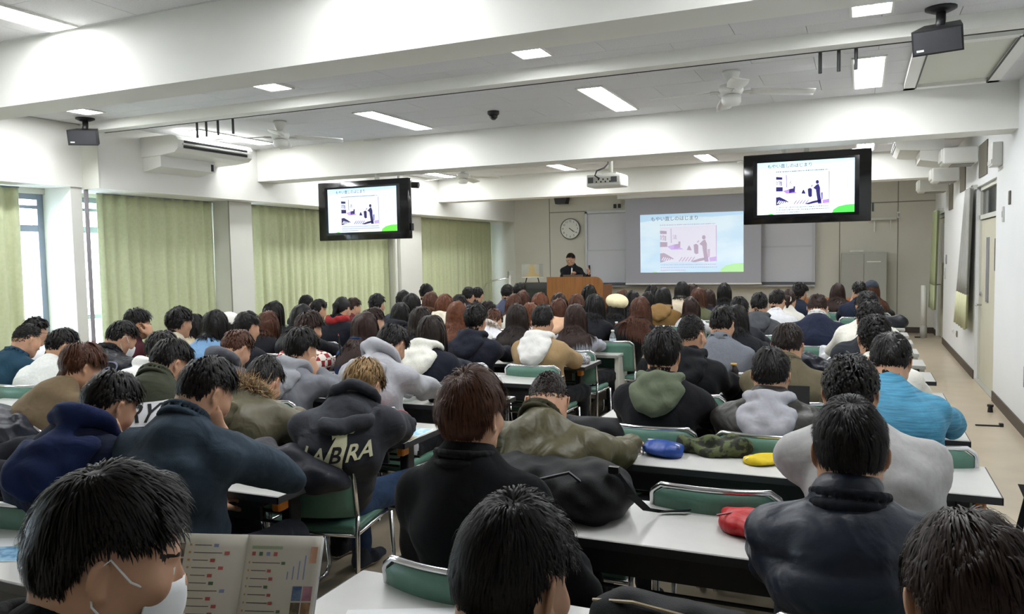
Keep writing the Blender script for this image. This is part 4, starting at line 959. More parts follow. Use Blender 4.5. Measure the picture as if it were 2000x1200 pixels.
    for a in range(nu):
        for b in range(nv): qa.append((a*(nv+1)+b, ((a+1) % nu)*(nv+1)+b, ((a+1) % nu)*(nv+1)+b+1, a*(nv+1)+b+1))
    acc.add(cap@headM.T+headC, np.array(qa))
    if style == 'p':
        bp = [('l', A(0, -0.128, 0.01), I3, A(0.036, 0.03, 0.036), 0.01), ('c', A(0, -0.13, 0), A(0, -0.15, -0.10), 0.028, 0.014, 0.02)]
        lo, hi = prim_box(bp, 0.02); v, q = surface(lambda gg: sdf(gg, bp)+0.003*np.sin(gg[:, 0]*220), lo, hi, 0.009); acc.add(v@headM.T+headC, q)
    return acc

# ---------------------------------------------------------------- person
PEOPLE = []
def person(label, head, zt, N, hairs='s', hc='k', top='sweater', col='#222222', kind='plain', hood=None, hoodk='plain', collar=None, hyaw=0.0, hpitch=14.0, hroll=0.0, byaw=0.0, bx=None,
           arms='desk', fem=False, lvl=None, trousers='#15171c', slouch=0.055, seat=None, stand=False, infl=None, inner=None, extra=None, hcol_extra=None, hipz=0.5, chair=True, shw=None, chairlab=None, hl=0.85):
    """head=(x,y) of the head centre, zt = top of hair; N = near edge of the table"""
    idx = len(PEOPLE); PEOPLE.append(label); rnd = np.random.default_rng(100+idx)
    dist = math.hypot(head[0], head[1])
    if lvl is None: lvl = 0 if dist < 2.5 else (1 if dist < 5.3 else (2 if dist < 8.0 else 3))
    root_loc = (bx if bx is not None else head[0], seat if seat is not None else min(N-0.27, head[1]-0.05))
    o = empty('person', label, 'person', (root_loc[0], root_loc[1], 0), 0, 'seated students' if not stand else None)
    base = A(root_loc[0], root_loc[1], 0)
    thick_top = THICK[hairs]
    topoff = 0.122+thick_top*0.8
    hy, hp, hr = math.radians(hyaw), math.radians(hpitch), math.radians(hroll)
    HM = rotz(hy)@rotx(-hp)@roty(hr)
    HC = A(head[0], head[1], zt-math.hypot(0.112*math.cos(hp), 0.100*math.sin(hp))-thick_top*0.85-0.008*math.cos(hp))-base
    sc = 0.93 if fem else 1.0
    side = rotz(math.radians(byaw))@A(1, 0, 0); fwd = rotz(math.radians(byaw))@A(0, 1, 0)
    # neck base under the skull
    nb = HC+rotz(math.radians(byaw)+(hy-math.radians(byaw))*0.4)@rotx(-hp*1.1)@A(0, -0.04, -0.158*sc)
    hip = A(0, 0, hipz)
    ax = nrm(nb-hip); back = nrm(-fwd+ax*(fwd@ax)); Lsp = np.linalg.norm(nb-hip)
    waist = hip+(nb-hip)*0.36+back*slouch*0.9; chest = hip+(nb-hip)*0.70+back*slouch; sb = hip+(nb-hip)*0.93+back*slouch*0.4
    W = ((0.168 if not fem else 0.142) if shw is None else shw)-0.010
    SHL = {s: sb-ax*0.052+side*s*W+fwd*0.02 for s in (-1, 1)}
    torso = [('e', hip+A(0, 0, -0.02), waist, side, (0.165*sc, 0.115*sc), (0.145*sc, 0.10*sc), 0.05), ('e', waist, chest, side, (0.145*sc, 0.10*sc), (0.160*sc, 0.105*sc), 0.06),
             ('e', chest, sb, side, (0.160*sc, 0.105*sc), (0.10*sc, 0.072*sc), 0.06), ('c', sb-ax*0.02, nb+nrm(HC-nb)*0.035, 0.075*sc, 0.052, 0.05)]
    for s in (-1, 1): torso.append(('c', nb-ax*0.035, SHL[s], 0.042*sc, 0.052*sc, 0.05))
    # arms
    ARM = {}; hk = {}
    tz = TZ+0.045
    for s in (-1, 1):
        a = arms if isinstance(arms, str) else arms[0 if s < 0 else 1]
        S = SHL[s]
        ty = (N-base[1])
        if a == 'desk': tgt = A(s*0.10, max(ty+0.17, S[1]+0.24), tz); pole = side*s*1.0+A(0, -0.35, -0.5); kd = 'relax'
        elif a == 'wide': tgt = A(s*0.06, max(ty+0.14, S[1]+0.2), tz); pole = side*s*1.0+A(0, -0.25, -0.45); kd = 'relax'
        elif a == 'lap': tgt = A(s*0.11, 0.23, 0.66); pole = side*s*0.7+A(0, -0.8, -0.3); kd = 'relax'
        elif a == 'cheek': tgt = HC+HM@A(s*0.085, 0.075, -0.13); pole = side*s*0.5+A(0, 0.25, -1.0); kd = 'relax'
        elif a == 'brow': tgt = HC+HM@A(s*0.085, 0.10, -0.085); pole = side*s*0.6+A(0, 0.3, -1.0); kd = 'relax'
        elif a == 'read': tgt = A(s*0.13, 0.42, 0.9); pole = side*s*0.6+A(0, -0.2, -1); kd = 'grip'
        elif a == 'hang': tgt = S+A(s*0.09, 0.03, -0.5); pole = A(0, -1, 0); kd = 'relax'
        elif a == 'elbowout': tgt = A(s*0.02, ty+0.12, tz); pole = side*s*1.6+A(0, -0.3, -0.1); kd = 'relax'
        else: tgt = a[0]-base if isinstance(a, tuple) else A(*a)-base; pole = side*s*0.7+A(0, -0.2, -1); kd = a[1] if isinstance(a, tuple) else 'relax'
        if a in ('cheek', 'brow'):
            et = A(S[0]+side[0]*s*0.07, max(ty+0.06, S[1]+0.12), TZ+0.045); E_ = S+nrm(et-S)*min(0.31, np.linalg.norm(et-S)); v = tgt-E_; Wp = E_+nrm(v)*min(0.30, np.linalg.norm(v))
        else: E_, Wp = ik(S, tgt, 0.285*sc, 0.25*sc, pole)
        ARM[s] = (S, E_, Wp); hk[s] = (a, kd)
    def arm_prims(r=0.0, short=0.0):
        q = []
        for s in (-1, 1):
            S, E_, Wp = ARM[s]; We = Wp-nrm(Wp-E_)*short
            q += [('c', S, E_, (0.053+r)*sc, (0.041+r)*sc, 0.04), ('c', E_, We, (0.040+r)*sc, (0.029+r*0.7)*sc, 0.025)]
        return q
    # legs
    KN = {}; AN = {}
    for s in (-1, 1):
        if stand: KN[s] = A(s*0.10, 0.01, hipz*0.53); AN[s] = A(s*0.11, -0.01, 0.09)
        else:
            spread = rnd.uniform(0.02, 0.09); fy = rnd.uniform(-0.02, 0.12)
            KN[s] = A(s*(0.10+spread), 0.42*sc, 0.49); AN[s] = A(s*(0.10+spread*0.6), 0.40+fy, 0.10)
    def leg_prims(r=0.0):
        q = [('l', hip+A(0, 0.0, -0.02), I3, A(0.17+r, 0.125+r, 0.10+r)*sc, 0.05)]
        for s in (-1, 1):
            q += [('c', hip+A(s*0.085, 0.02, -0.02), KN[s], (0.082+r)*sc, (0.058+r)*sc, 0.05), ('c', KN[s], AN[s], (0.055+r)*sc, (0.04+r*1.2)*sc, 0.03)]
        return q
    # ---- body: one continuous figure with head and hands
    acc = Acc(); bres = (0.024, 0.032, 0.042, 0.05)[lvl]
    bpr = torso+arm_prims()+leg_prims(-0.012)
    lo, hi = prim_box(bpr, bres*1.5); V, Q = surface(lambda g: sdf(g, bpr, -0.010), lo, hi, bres); acc.add(V, Q)
    hv, hq, hm = get_head(lvl); acc.add(hv@HM.T+HC, hq, hm)
    # neck joining head and shoulders
    np_ = [('c', HC+HM@A(0, -0.03, -0.10), nb-ax*0.03, 0.052, 0.06, 0.02)]; lo, hi = prim_box(np_, 0.03); V, Q = surface(lambda g: sdf(g, np_), lo, hi, (0.010, 0.013, 0.018, 0.022)[lvl]); acc.add(V, Q)
    for s in (-1, 1):
        a, kd = hk[s]; S, E_, Wp = ARM[s]; y = nrm(Wp-E_)
        if a in ('cheek', 'brow'): y = nrm(0.5*y+A(-s*0.15, 0.1, 0.9)); zc = nrm(HC-Wp); pn = zc
        elif a == 'read' or isinstance(a, tuple): pn = -side*s*0.6+A(0, 0, -0.3); y = nrm(y+A(0, 0, 0.7))
        else: y = nrm(A(y[0], y[1], y[2]*0.3)); pn = A(0, 0, -1.0)
        z = -nrm(pn-y*(pn@y)); x = np.cross(y, z); Rm = np.stack([x, y, z], 1)
        hv, hq = get_hand(kd, lvl); v = hv.copy()
        if s < 0: v[:, 0] *= -1; hq = hq[:, ::-1]
        acc.add((v*sc)@Rm.T+Wp, hq)
    link('body', acc.mesh('body', SKIN), o)
    # ---- garments
    res = (0.0125, 0.018, 0.026, 0.036)[lvl]
    t = infl if infl is not None else {'sweater': 0.014, 'hoodie': 0.020, 'shirt': 0.010, 'jacket': 0.022, 'coat': 0.026, 'puffer': 0.036, 'parka': 0.036, 'vest': 0.03}[top]
    fd = rnd.normal(0, 1, (7, 3)); fd /= np.linalg.norm(fd, axis=1)[:, None]; fph = rnd.uniform(0, 6.28, 7); ffr = rnd.uniform(22, 62, 7); famp = {'shirt': 0.007, 'sweater': 0.006, 'hoodie': 0.0075, 'jacket': 0.0075, 'coat': 0.0055, 'puffer': 0.005, 'parka': 0.008, 'vest': 0.004}[top]
    elb = [ARM[s][1] for s in (-1, 1)]
    hem_z = hip[2]-(0.10 if top in ('coat', 'parka') else 0.04)
    def gar(g, pr, tt):
        d = sdf(g, pr, tt)
        wv = np.zeros(len(g))
        warp = 0.02*np.sin(g@A(11, 7, 5)+fph[0])
        for k in range(7): wv += np.sin((g@fd[k]+warp)*ffr[k]+fph[k])
        near = np.exp(-np.minimum(((g-elb[0])**2).sum(1), ((g-elb[1])**2).sum(1))/0.03)
        d = d+famp*(wv/2.6)*(0.75+1.2*near)
        if top in ('puffer', 'vest') :
            u = (g-hip)@ax; d = d-0.022*np.sqrt(np.abs(np.sin(math.pi*u/0.125)))+0.014
        if lvl < 2 and top in ('sweater', 'hoodie', 'jacket', 'shirt'):   # spine furrow and drag folds
            u = (g-hip)@ax; sx = (g-hip)@side; d = d+0.004*np.sin(u*55+3*np.abs(sx)*9+fph[1])*np.exp(-((u-0.16)/0.14)**2)
        return np.maximum(d, hem_z-g[:, 2])
    if top == 'vest':
        pr = torso+[('c', SHL[s], SHL[s]+(ARM[s][1]-SHL[s])*0.12, 0.06, 0.06, 0.04) for s in (-1, 1)]
        sl = arm_prims(0.012, 0.03); lo, hi = prim_box(sl, 0.05); a2 = Acc(); V, Q = surface(lambda g: gar(g, sl, 0.012), lo, hi, res); a2.add(V, Q)
        link('sleeves', a2.mesh('sleeves', [cloth(inner or '#333333', 'knit')]), o); tag(o.children[-1])
    else: pr = torso+arm_prims(0.0, 0.03 if 'cheek' not in arms else 0.05)
    lo, hi = prim_box(pr, t+0.03); a2 = Acc(); V, Q = surface(lambda g: gar(g, pr, t), lo, hi, res); a2.add(V, Q)
    nm = {'sweater': 'sweater', 'hoodie': 'hooded_sweatshirt', 'shirt': 'shirt', 'jacket': 'jacket', 'coat': 'coat', 'puffer': 'down_jacket', 'parka': 'parka', 'vest': 'down_vest'}[top]
    gm = cloth(col, kind); link(nm, a2.mesh(nm, [gm]), o)
    # hem ribs / collar / hood
    bk = nrm(back-ax*(back@ax)); nd = nrm(HC+HM@A(0, -0.03, -0.06)-nb); sd2 = nrm(side-nd*(side@nd)); bk2 = np.cross(sd2, nd); bk2 = bk2 if bk2@bk > 0 else -bk2
    nres = (0.009, 0.013, 0.02, 0.028)[lvl]
    if collar or (top in ('jacket', 'coat', 'puffer', 'shirt', 'vest') and hood is None):
        cc = collar or col; hgt = 0.06 if top != 'shirt' else 0.04; rr = 0.056+min(t, 0.03); q = []
        ring = [nb+nd*0.022+(sd2*math.cos(a)*rr+bk2*math.sin(a)*rr*1.05) for a in np.linspace(-0.9, math.pi+0.9, 20)]
        q = [('c', ring[k], ring[k+1], 0.012+0.003*(top == 'puffer'), 0.012+0.003*(top == 'puffer'), 0.004) for k in range(19)]
        q += [('c', ring[k]+nd*hgt*0.5, ring[k+1]+nd*hgt*0.5, 0.0105, 0.0105, 0.006) for k in range(19)]
        lo, hi = prim_box(q, 0.03); a3 = Acc(); V, Q = surface(lambda g: sdf(g, q), lo, hi, nres*0.8); a3.add(V, Q); link('collar', a3.mesh('collar', [cloth(cc, 'plain' if collar else kind)]), o)
    if hood is not None:
        def surf(u, v, off):
            c = nb+side*u-ax*v+bk*0.45; tt = 0.0
            for _ in range(40):
                e = float(gar(np.array([c-bk*tt]), pr, t)[0]); tt += e*0.8
                if e < 0.001 or tt > 0.6: break
            return c-bk*tt+bk*off
        r0 = 0.084; cen = nb+nd*0.028
        arc = np.linspace(-0.95, math.pi+0.95, 15)
        ring = [cen+sd2*math.cos(a)*r0*1.15+bk2*math.sin(a)*r0*1.2+nd*(0.015-0.02*max(0, math.sin(a))+0.004*math.sin(5*a)) for a in arc]
        q = [('c', ring[k], ring[k+1], 0.023+0.007*max(0, math.sin(arc[k])), 0.023+0.007*max(0, math.sin(arc[k+1])), 0.02) for k in range(14)]
        for s in (-1, 1):
            pts = [surf(s*0.105, 0.0, 0.008), surf(s*0.09, 0.04*hl, 0.012), surf(s*0.055, 0.085*hl, 0.014), surf(s*0.01, 0.12*hl, 0.012)]
            for k in range(3): q.append(('c', pts[k], pts[k+1], 0.032, 0.031 if k < 2 else 0.026, 0.03))
        for v, wd in ((0.0, 0.08), (0.04*hl, 0.075), (0.075*hl, 0.045)):
            q.append(('c', surf(-wd, v, 0.012), surf(wd, v, 0.012), 0.030, 0.030, 0.03))
        if hl > 0.3: q.append(('c', surf(-0.04, -0.01, 0.002), surf(0.04, -0.01, 0.002), 0.036, 0.036, 0.04)); q.append(('c', cen+bk2*0.06, surf(0, 0.04*hl, 0.0), 0.036, 0.036, 0.04))
        if hl <= 0.3: q = [(e[0], e[1], e[2], e[3]*0.72, e[4]*0.72, e[5]) for e in q[:14]]+[(e[0], e[1], e[2], e[3]*0.6, e[4]*0.6, e[5]) for e in q[14:]]
        fl = rnd.uniform(0, 6.28, 4)
        lo, hi = prim_box(q, 0.05); a3 = Acc()
        V, Q = surface(lambda g: sdf(g, q)+0.0028*np.sin(g@A(50, 20, 60)+fl[0])+0.002*np.sin(g@A(-30, 60, 45)+fl[1]), lo, hi, nres); a3.add(V, Q); link('hood', a3.mesh('hood', [cloth(hood, hoodk)]), o)
        if extra and 'fur' in extra:
            a4 = Acc(); FN = (0, 2600, 1200, 500)[max(1, lvl)]
            u = rnd.random(FN); k = np.minimum((u*14).astype(int), 13); f = u*14-k; rg = np.array(ring); c = rg[k]*(1-f[:, None])+rg[k+1]*f[:, None]
            c = c+A(0, 0, 0)+bk*0.02; d = rnd.normal(0, 1, (FN, 3)); d /= np.linalg.norm(d, axis=1)[:, None]; p0 = c+d*0.02; d2 = d+rnd.normal(0, 0.4, (FN, 3)); p1 = c+d2*0.062
            w = np.cross(d, rnd.normal(0, 1, (FN, 3))); w /= np.linalg.norm(w, axis=1)[:, None]; w *= 0.0032
            V = np.stack([p0-w, p0+w, p1+w*0.15, p1-w*0.15], 1).reshape(-1, 3); b0 = np.arange(FN)[:, None]*4+np.arange(4)[None]; a4.add(V, b0)
            link('fur_trim', a4.mesh('fur_trim', [mat('fur_tan', '#a58a68', 0.8, var=0.45, vscale=40)]), o)
    # trousers and shoes
    lp = leg_prims(0.010); tres = (0.022, 0.03, 0.048, 0.06)[lvl]; lo, hi = prim_box(lp, 0.04); a5 = Acc(); V, Q = surface(lambda g: sdf(g, lp)+0.004*np.sin(g@A(25, 31, 40)+fph[2]), lo, hi, tres); a5.add(V, Q)
    link('trousers', a5.mesh('trousers', [cloth(trousers, 'denim' if trousers in ('#2c3f5c', '#33486a') else 'plain')]), o)
    for s in (-1, 1):
        link('shoe', shoe_data(idx % 3), o, (AN[s][0], AN[s][1]+0.02, 0))
    # hair
    use = (torso if hairs in 'lb' else None)
    ha = hair(HM, HC, hairs, hc, lvl, rnd, use, t+0.004 if use is not None else 0.0)
    link('hair', ha.mesh('hair', [hair_mat(hc)]), o)
    info = dict(o=o, base=base, HC=HC, HM=HM, nb=nb, ax=ax, bk=bk, side=side, chest=chest, waist=waist, hip=hip, t=t, pr=pr, lvl=lvl, ARM=ARM, gar=gar)
    if extra:
        for e in extra: EXTRA[e](info) if e in EXTRA else None
    if chair and not stand: place_chair(root_loc[0], root_loc[1]-0.01, math.radians(byaw)*0.4, chairlab or ('green chrome framed chair under the '+label))
    return info

def rebase(info, V): return np.asarray(V)@info['HM'].T+info['HC']
def x_glasses(i):
    m = MB(); P = lambda x, y, z: tuple(rebase(i, [A(x, y, z)])[0])
    for s in (-1, 1):
        ring = [P(s*0.033+0.024*math.cos(a), 0.101-0.12*abs(0.033+0.024*math.cos(a)*s)*0.3, -0.008+0.018*math.sin(a)) for a in np.linspace(0, 2*math.pi, 13)]
        m.tube(ring, 0.0022, 5); m.tube([P(s*0.057, 0.098, -0.004), P(s*0.08, 0.075, -0.002), P(s*0.087, 0.0, 0.0)], 0.0022, 5)
    m.tube([P(-0.01, 0.107, -0.004), P(0.01, 0.107, -0.004)], 0.0022, 5); m.build('glasses', M_black, i['o'], smooth=True)
def x_mask(i):
    P = []
    for k in range(7):
        t = k/6; row = []
        for j in range(9):
            u = -1+2*j/8; a = u*1.15; r = 0.079+0.006*math.sin(math.pi*t)
            row.append(rebase(i, [A(math.sin(a)*r*0.86, 0.020+math.cos(a)*(0.093+0.012*math.sin(math.pi*t)*(1-abs(u))), -0.022-0.098*t)])[0])
        P.append(row)
    MB().grid(P, tuple(i['HM']@A(0, -0.003, 0))).build('face_mask', mat('mask_white', '#e6e8ea', .8), i['o'], smooth=True)
    m = MB()
    for s in (-1, 1):
        pts = [A(s*0.062, 0.062, -0.03), A(s*0.078, 0.03, -0.014), A(s*0.086, -0.004, 0.018), A(s*0.086, -0.024, -0.006), A(s*0.08, -0.012, -0.05), A(s*0.07, 0.03, -0.09), A(s*0.056, 0.06, -0.11)]
        m.tube([tuple(rebase(i, [p])[0]) for p in pts], 0.0018, 5)
    m.build('ear_loops', MATS['mask_white'], i['o'], smooth=True)
def x_beret(i):
    p = [('l', A(0.012, -0.025, 0.072), rotx(0.3)@roty(0.2), A(0.125, 0.13, 0.078), 0.02), ('l', A(0.02, -0.02, 0.152), I3, A(0.01, 0.01, 0.012), 0.01)]
    lo, hi = prim_box(p, 0.03); V, Q = surface(lambda g: sdf(g, p)+0.003*np.sin(np.arctan2(g[:, 1]+.02, g[:, 0])*9), lo, hi, 0.012); a = Acc(); a.add(rebase(i, V), Q); link('beret', a.mesh('beret', [cloth('#e3d8b0', 'wool')]), i['o'])
def x_beanie(i):
    p = [('l', A(0, -0.008, 0.045), I3, A(0.094, 0.114, 0.105), 0.02)]
    lo, hi = prim_box(p, 0.03); V, Q = surface(lambda g: np.maximum(sdf(g, p)+0.002*np.sin(np.arctan2(g[:, 1], g[:, 0])*30), 0.03-g[:, 2]), lo, hi, 0.014); a = Acc(); a.add(rebase(i, V), Q); link('knit_cap', a.mesh('knit_cap', [cloth('#3a3f4a', 'knit')]), i['o'])
def x_whitecap(i):
    p = [('l', A(0, -0.008, 0.05), I3, A(0.094, 0.112, 0.10), 0.02), ('e', A(0, 0.07, 0.05), A(0, 0.15, 0.04), A(1, 0, 0), (0.07, 0.008), (0.05, 0.006), 0.02)]
    lo, hi = prim_box(p, 0.03); V, Q = surface(lambda g: np.maximum(sdf(g, p), 0.035-g[:, 2]), lo, hi, 0.013); a = Acc(); a.add(rebase(i, V), Q); link('cap', a.mesh('cap', [cloth('#e4e2da')]), i['o'])
def x_scarf(colr, name='scarf', tails=True):
    def f(i):
        nb, ax, bk, side = i['nb'], i['ax'], i['bk'], i['side']; arc = np.linspace(0, 2*math.pi, 15); rg = [nb+ax*0.03+side*math.cos(a)*0.088+bk*math.sin(a)*0.092+ax*0.01*math.sin(3*a) for a in arc]
        q = [('c', rg[k], rg[k+1], 0.034, 0.034, 0.02) for k in range(14)]
        if tails: q += [('e', nb+bk*0.12+side*0.06, i['chest']+bk*(0.16)+side*0.09-ax*0.05, side, (0.045, 0.018), (0.05, 0.014), 0.02)]
        lo, hi = prim_box(q, 0.04); V, Q = surface(lambda g: sdf(g, q)+0.004*np.sin(g@A(60, 40, 70)), lo, hi, 0.016); a = Acc(); a.add(V, Q); link(name, a.mesh(name, [cloth(colr, 'wool')]), i['o'])
    return f
def x_scrunchie(i):
    m = MB(); P = lambda v: tuple(rebase(i, [v])[0]); m.tube([P(A(0.03*math.cos(a), -0.122, 0.0+0.03*math.sin(a))) for a in np.linspace(0, 2*math.pi, 13)], 0.015, 7); m.build('scrunchie', cloth('#e6e2d6', 'wool'), i['o'], smooth=True)
def back_point(i, u, v, off=0.010):
    """point on the back surface of the garment: u sideways (m), v along the spine from the chest (m)"""
    c = i['chest']+i['side']*u+i['ax']*v+i['bk']*0.4; d = -i['bk']; t = 0.0
    for _ in range(60):
        s = float(i['gar'](np.array([c+d*t]), i['pr'], i['t'])[0]); t += s*0.8
        if s < 0.001 or t > 0.8: break
    return c+d*(t-off)
def print_on_back(i, me, u0, v0, name, M, off=0.010, rot=0.0):
    """wrap a flat mesh (x right, y up) onto the back"""
    n = len(me.vertices); co = np.zeros(n*3); me.vertices.foreach_get('co', co); co = co.reshape(-1, 3); cr, sr = math.cos(rot), math.sin(rot)
    out = []
    for x, y, z in co: out.append(back_point(i, u0+x*cr-y*sr, v0+x*sr+y*cr, off))
    me.vertices.foreach_set('co', np.array(out).ravel()); me.materials.clear(); me.materials.append(M); me.update()
    return link(name, me, i['o'])
def patch_mesh(pts, n=1):
    bm = bmesh.new(); vs = [bm.verts.new((x, y, 0)) for x, y in pts]; bm.faces.new(vs)
    bmesh.ops.triangulate(bm, faces=bm.faces[:])
    if n: bmesh.ops.subdivide_edges(bm, edges=bm.edges[:], cuts=n, use_grid_fill=True)
    me = bpy.data.meshes.new('print'); bm.to_mesh(me); bm.free(); return me
def dense(me, cuts=1):
    bm = bmesh.new(); bm.from_mesh(me); bmesh.ops.triangulate(bm, faces=bm.faces[:]); bmesh.ops.subdivide_edges(bm, edges=[e for e in bm.edges if e.calc_length() > 0.02], cuts=cuts); bm.to_mesh(me); bm.free(); return me
M_printw = mat('print_cream', '#d9d6b4', .7); M_printwh = mat('print_white', '#dcdce0', .7); M_printk = mat('print_black', '#17171a', .7)
def x_labra(i):
    ell = lambda cx, cy, rx, ry, n=22: [(cx+rx*math.cos(a), cy+ry*math.sin(a)) for a in np.linspace(0, 2*math.pi, n, endpoint=False)]
    y0 = 0.05
    print_on_back(i, patch_mesh(ell(-0.005, y0+0.085, 0.033, 0.028), 2), 0, 0, 'dog_head', M_printw)
    print_on_back(i, patch_mesh([(-0.04, y0+0.10), (-0.028, y0+0.105), (-0.022, y0+0.07), (-0.036, y0+0.055), (-0.045, y0+0.075)], 2), 0, 0, 'dog_ear', M_printw)
    print_on_back(i, patch_mesh([(0.012, y0+0.10), (0.04, y0+0.10), (0.052, y0+0.085), (0.042, y0+0.068), (0.015, y0+0.07)], 2), 0, 0, 'dog_muzzle', M_printw)
    print_on_back(i, patch_mesh([(-0.022, y0+0.068), (0.018, y0+0.068), (0.03, y0+0.03), (0.03, y0-0.02), (0.036, y0-0.06), (0.05, y0-0.085), (0.012, y0-0.10), (-0.055, y0-0.075), (-0.05, y0-0.03), (-0.035, y0+0.03)], 2), 0, 0, 'dog_body', M_printw)
    print_on_back(i, dense(text_mesh('LA', 0.085, bold=0.0016, extrude=0)), -0.095, y0-0.005, 'letters', M_printw)
    print_on_back(i, dense(text_mesh('RA', 0.085, bold=0.0016, extrude=0)), 0.092, y0-0.005, 'letters', M_printw)
    print_on_back(i, dense(text_mesh('B', 0.09, bold=0.0016, extrude=0)), -0.004, y0-0.003, 'letter', M_printk, 0.0125)
def x_rry(i):
    print_on_back(i, dense(patch_mesh([(-0.17, 0.05), (0.10, 0.035), (0.072, -0.06), (-0.16, -0.045)], 3), 1), 0.04, 0.085, 'patch', M_printwh, 0.010)
    print_on_back(i, dense(text_mesh('RRY', 0.10, shear=0.25, bold=0.0018, extrude=0)), 0.0, 0.082, 'letters', M_printk, 0.014, -0.06)
def x_ion(i):
    g = mat('print_grey', '#6f7086', .7)
    print_on_back(i, dense(text_mesh('ion', 0.085, bold=0.001, extrude=0)), 0.08, 0.09, 'letters', g, 0.010)
    for k, (r1, r2) in enumerate(((0.085, 0.079),)):
        bm = bmesh.new(); n = 36; A1 = [bm.verts.new((1.25*r1*math.cos(a), 0.62*r1*math.sin(a), 0)) for a in np.linspace(0, 2*math.pi, n, endpoint=False)]; A2 = [bm.verts.new((1.23*r2*math.cos(a), 0.58*r2*math.sin(a), 0)) for a in np.linspace(0, 2*math.pi, n, endpoint=False)]
        for j in range(n): bm.faces.new((A1[j], A1[(j+1) % n], A2[(j+1) % n], A2[j]))
        me = bpy.data.meshes.new('oval'); bm.to_mesh(me); bm.free(); print_on_back(i, me, 0.07, 0.09, 'oval', g, 0.010)
def x_blueprint(i):
    b = mat('print_cyan', '#2f7bb0', .7)
    rr = random.Random(3)
    for k in range(9):
        x, y = rr.uniform(-0.045, 0.045), 0.11+0.012*k*0.8-0.05; s = rr.uniform(0.006, 0.014)
        print_on_back(i, patch_mesh([(x-s, y-s*0.6), (x+s, y-s*0.5), (x+s*0.5, y+s), (x-s*0.6, y+s*0.8)], 1), 0.02, 0, 'print_fleck', b)
EXTRA = dict(glasses=x_glasses, mask=x_mask, beret=x_beret, beanie=x_beanie, whitecap=x_whitecap, greyscarf=x_scarf('#a9acb4'), redscarf=x_scarf('#8c2a2c', tails=False), scrunchie=x_scrunchie, labra=x_labra, rry=x_rry, ion=x_ion, blueprint=x_blueprint)
# ---------------------------------------------------------------- the audience
person('person in black wearing a mask and reading a booklet', (-1.008, 0.800), 1.308, 0.98, hairs='s', top='jacket', col='#17171a', hyaw=-38, hpitch=16, byaw=-30, arms='read', extra=['mask'], seat=0.55, lvl=0)
person('person with glossy black hair at the bottom centre', (-0.500, 1.120), 1.223, 1.43, hairs='s', top='jacket', col='#131419', hyaw=-14, hpitch=20, lvl=0)
person('person with dark brown hair at the bottom right corner', (0.147, 1.220), 1.233, 1.43, hairs='s', hc='o', top='sweater', col='#222226', hyaw=8, hpitch=42, lvl=0)
person('person in black wool coat with thick brown hair', (-1.044, 2.060), 1.279, 2.35, hairs='m', hc='b', top='coat', col='#101114', kind='wool', collar='#101114', hpitch=4, slouch=0.02, seat=2.06, hyaw=-6, bx=-0.98, arms='lap', trousers='#101218')
person('person in navy quilted down jacket', (-0.021, 2.140), 1.231, 2.35, hairs='s', top='puffer', col='#1b2230', kind='nylon', hpitch=10, hyaw=4, collar='#12151d', slouch=0.04, shw=0.17, infl=0.03, bx=0.03, arms='desk')
person('person in olive bomber jacket bending behind a backpack', (-1.157, 2.970), 1.126, 3.27, hairs='c', hc='d', top='jacket', col='#4a452c', kind='nylon', collar='#33301f', hpitch=48, hyaw=10, bx=-0.97, slouch=0.1, arms='wide', shw=0.185)
person('person in loose light grey sweatshirt leaning over table', (-0.027, 2.930), 1.242, 3.27, hairs='o', top='sweater', col='#a4a3a2', kind='knit', hpitch=30, hyaw=-4, bx=0.17, slouch=0.11, arms='elbowout', shw=0.19, infl=0.03)
person('person in black jacket with green hood', (-0.913, 3.960), 1.233, 4.19, hairs='m', top='jacket', col='#1b1b1f', kind='wool', hood='#5d6552', hl=0.8, hpitch=8, slouch=0.03, shw=0.18, arms='wide')
person('person in dark quilted vest with grey hood', (-0.389, 3.950), 1.148, 4.19, hairs='s', top='vest', col='#2b2926', kind='nylon', hood='#9a9aa0', hoodk='knit', inner='#4c4a48', hpitch=12, slouch=0.05, shw=0.185, arms='wide')
person('person in bright blue striped sports top', (0.130, 3.980), 1.227, 4.19, hairs='s', top='sweater', col='#3d83a3', kind='stripe', hpitch=22, hyaw=-8, bx=0.22, slouch=0.08, arms='elbowout', trousers='#1a2138')
person('person in black hooded jacket with cropped hair', (-0.950, 4.880), 1.221, 5.11, hairs='c', top='hoodie', col='#131418', hood='#131418', hpitch=10, hyaw=-20, bx=-0.92)
person('person in khaki jacket with red ears', (-0.382, 4.800), 1.192, 5.11, hairs='s', hc='d', top='jacket', col='#5f5744', hpitch=22, slouch=0.07, shw=0.18, bx=-0.36)
person('person in white top behind the bright blue one', (0.075, 4.880), 1.234, 5.11, hairs='o', top='sweater', col='#d8d5cc', hpitch=18, hyaw=10, bx=0.13)
person('person in grey blazer right of the bottle', (-0.902, 5.780), 1.223, 6.03, hairs='s', top='jacket', col='#6f737b', kind='wool', hpitch=16, hyaw=-10, shw=0.175)
person('person in dark grey jacket with curly hair', (0.063, 5.780), 1.265, 6.03, hairs='o', top='jacket', col='#24272d', hpitch=18, hyaw=12, bx=0.02)
person('person in white sweater near the wall aisle', (0.052, 6.800), 1.282, 6.98, hairs='s', top='sweater', col='#dedbd0', kind='knit', hpitch=24, hyaw=14, bx=-0.02)
person('person in black coat behind the grey blazer', (-0.937, 6.720), 1.176, 6.98, hairs='b', top='coat', col='#191b20', hpitch=10, fem=True, bx=-0.84)
person('person in dark top before the black coat', (-1.029, 7.580), 1.193, 7.78, hairs='s', top='sweater', col='#2a2c33', hpitch=12)
person('person in charcoal hooded sweatshirt on the right', (-0.943, 8.400), 1.191, 8.58, hairs='s', top='hoodie', col='#4b4d52', hood='#4b4d52', hpitch=14)
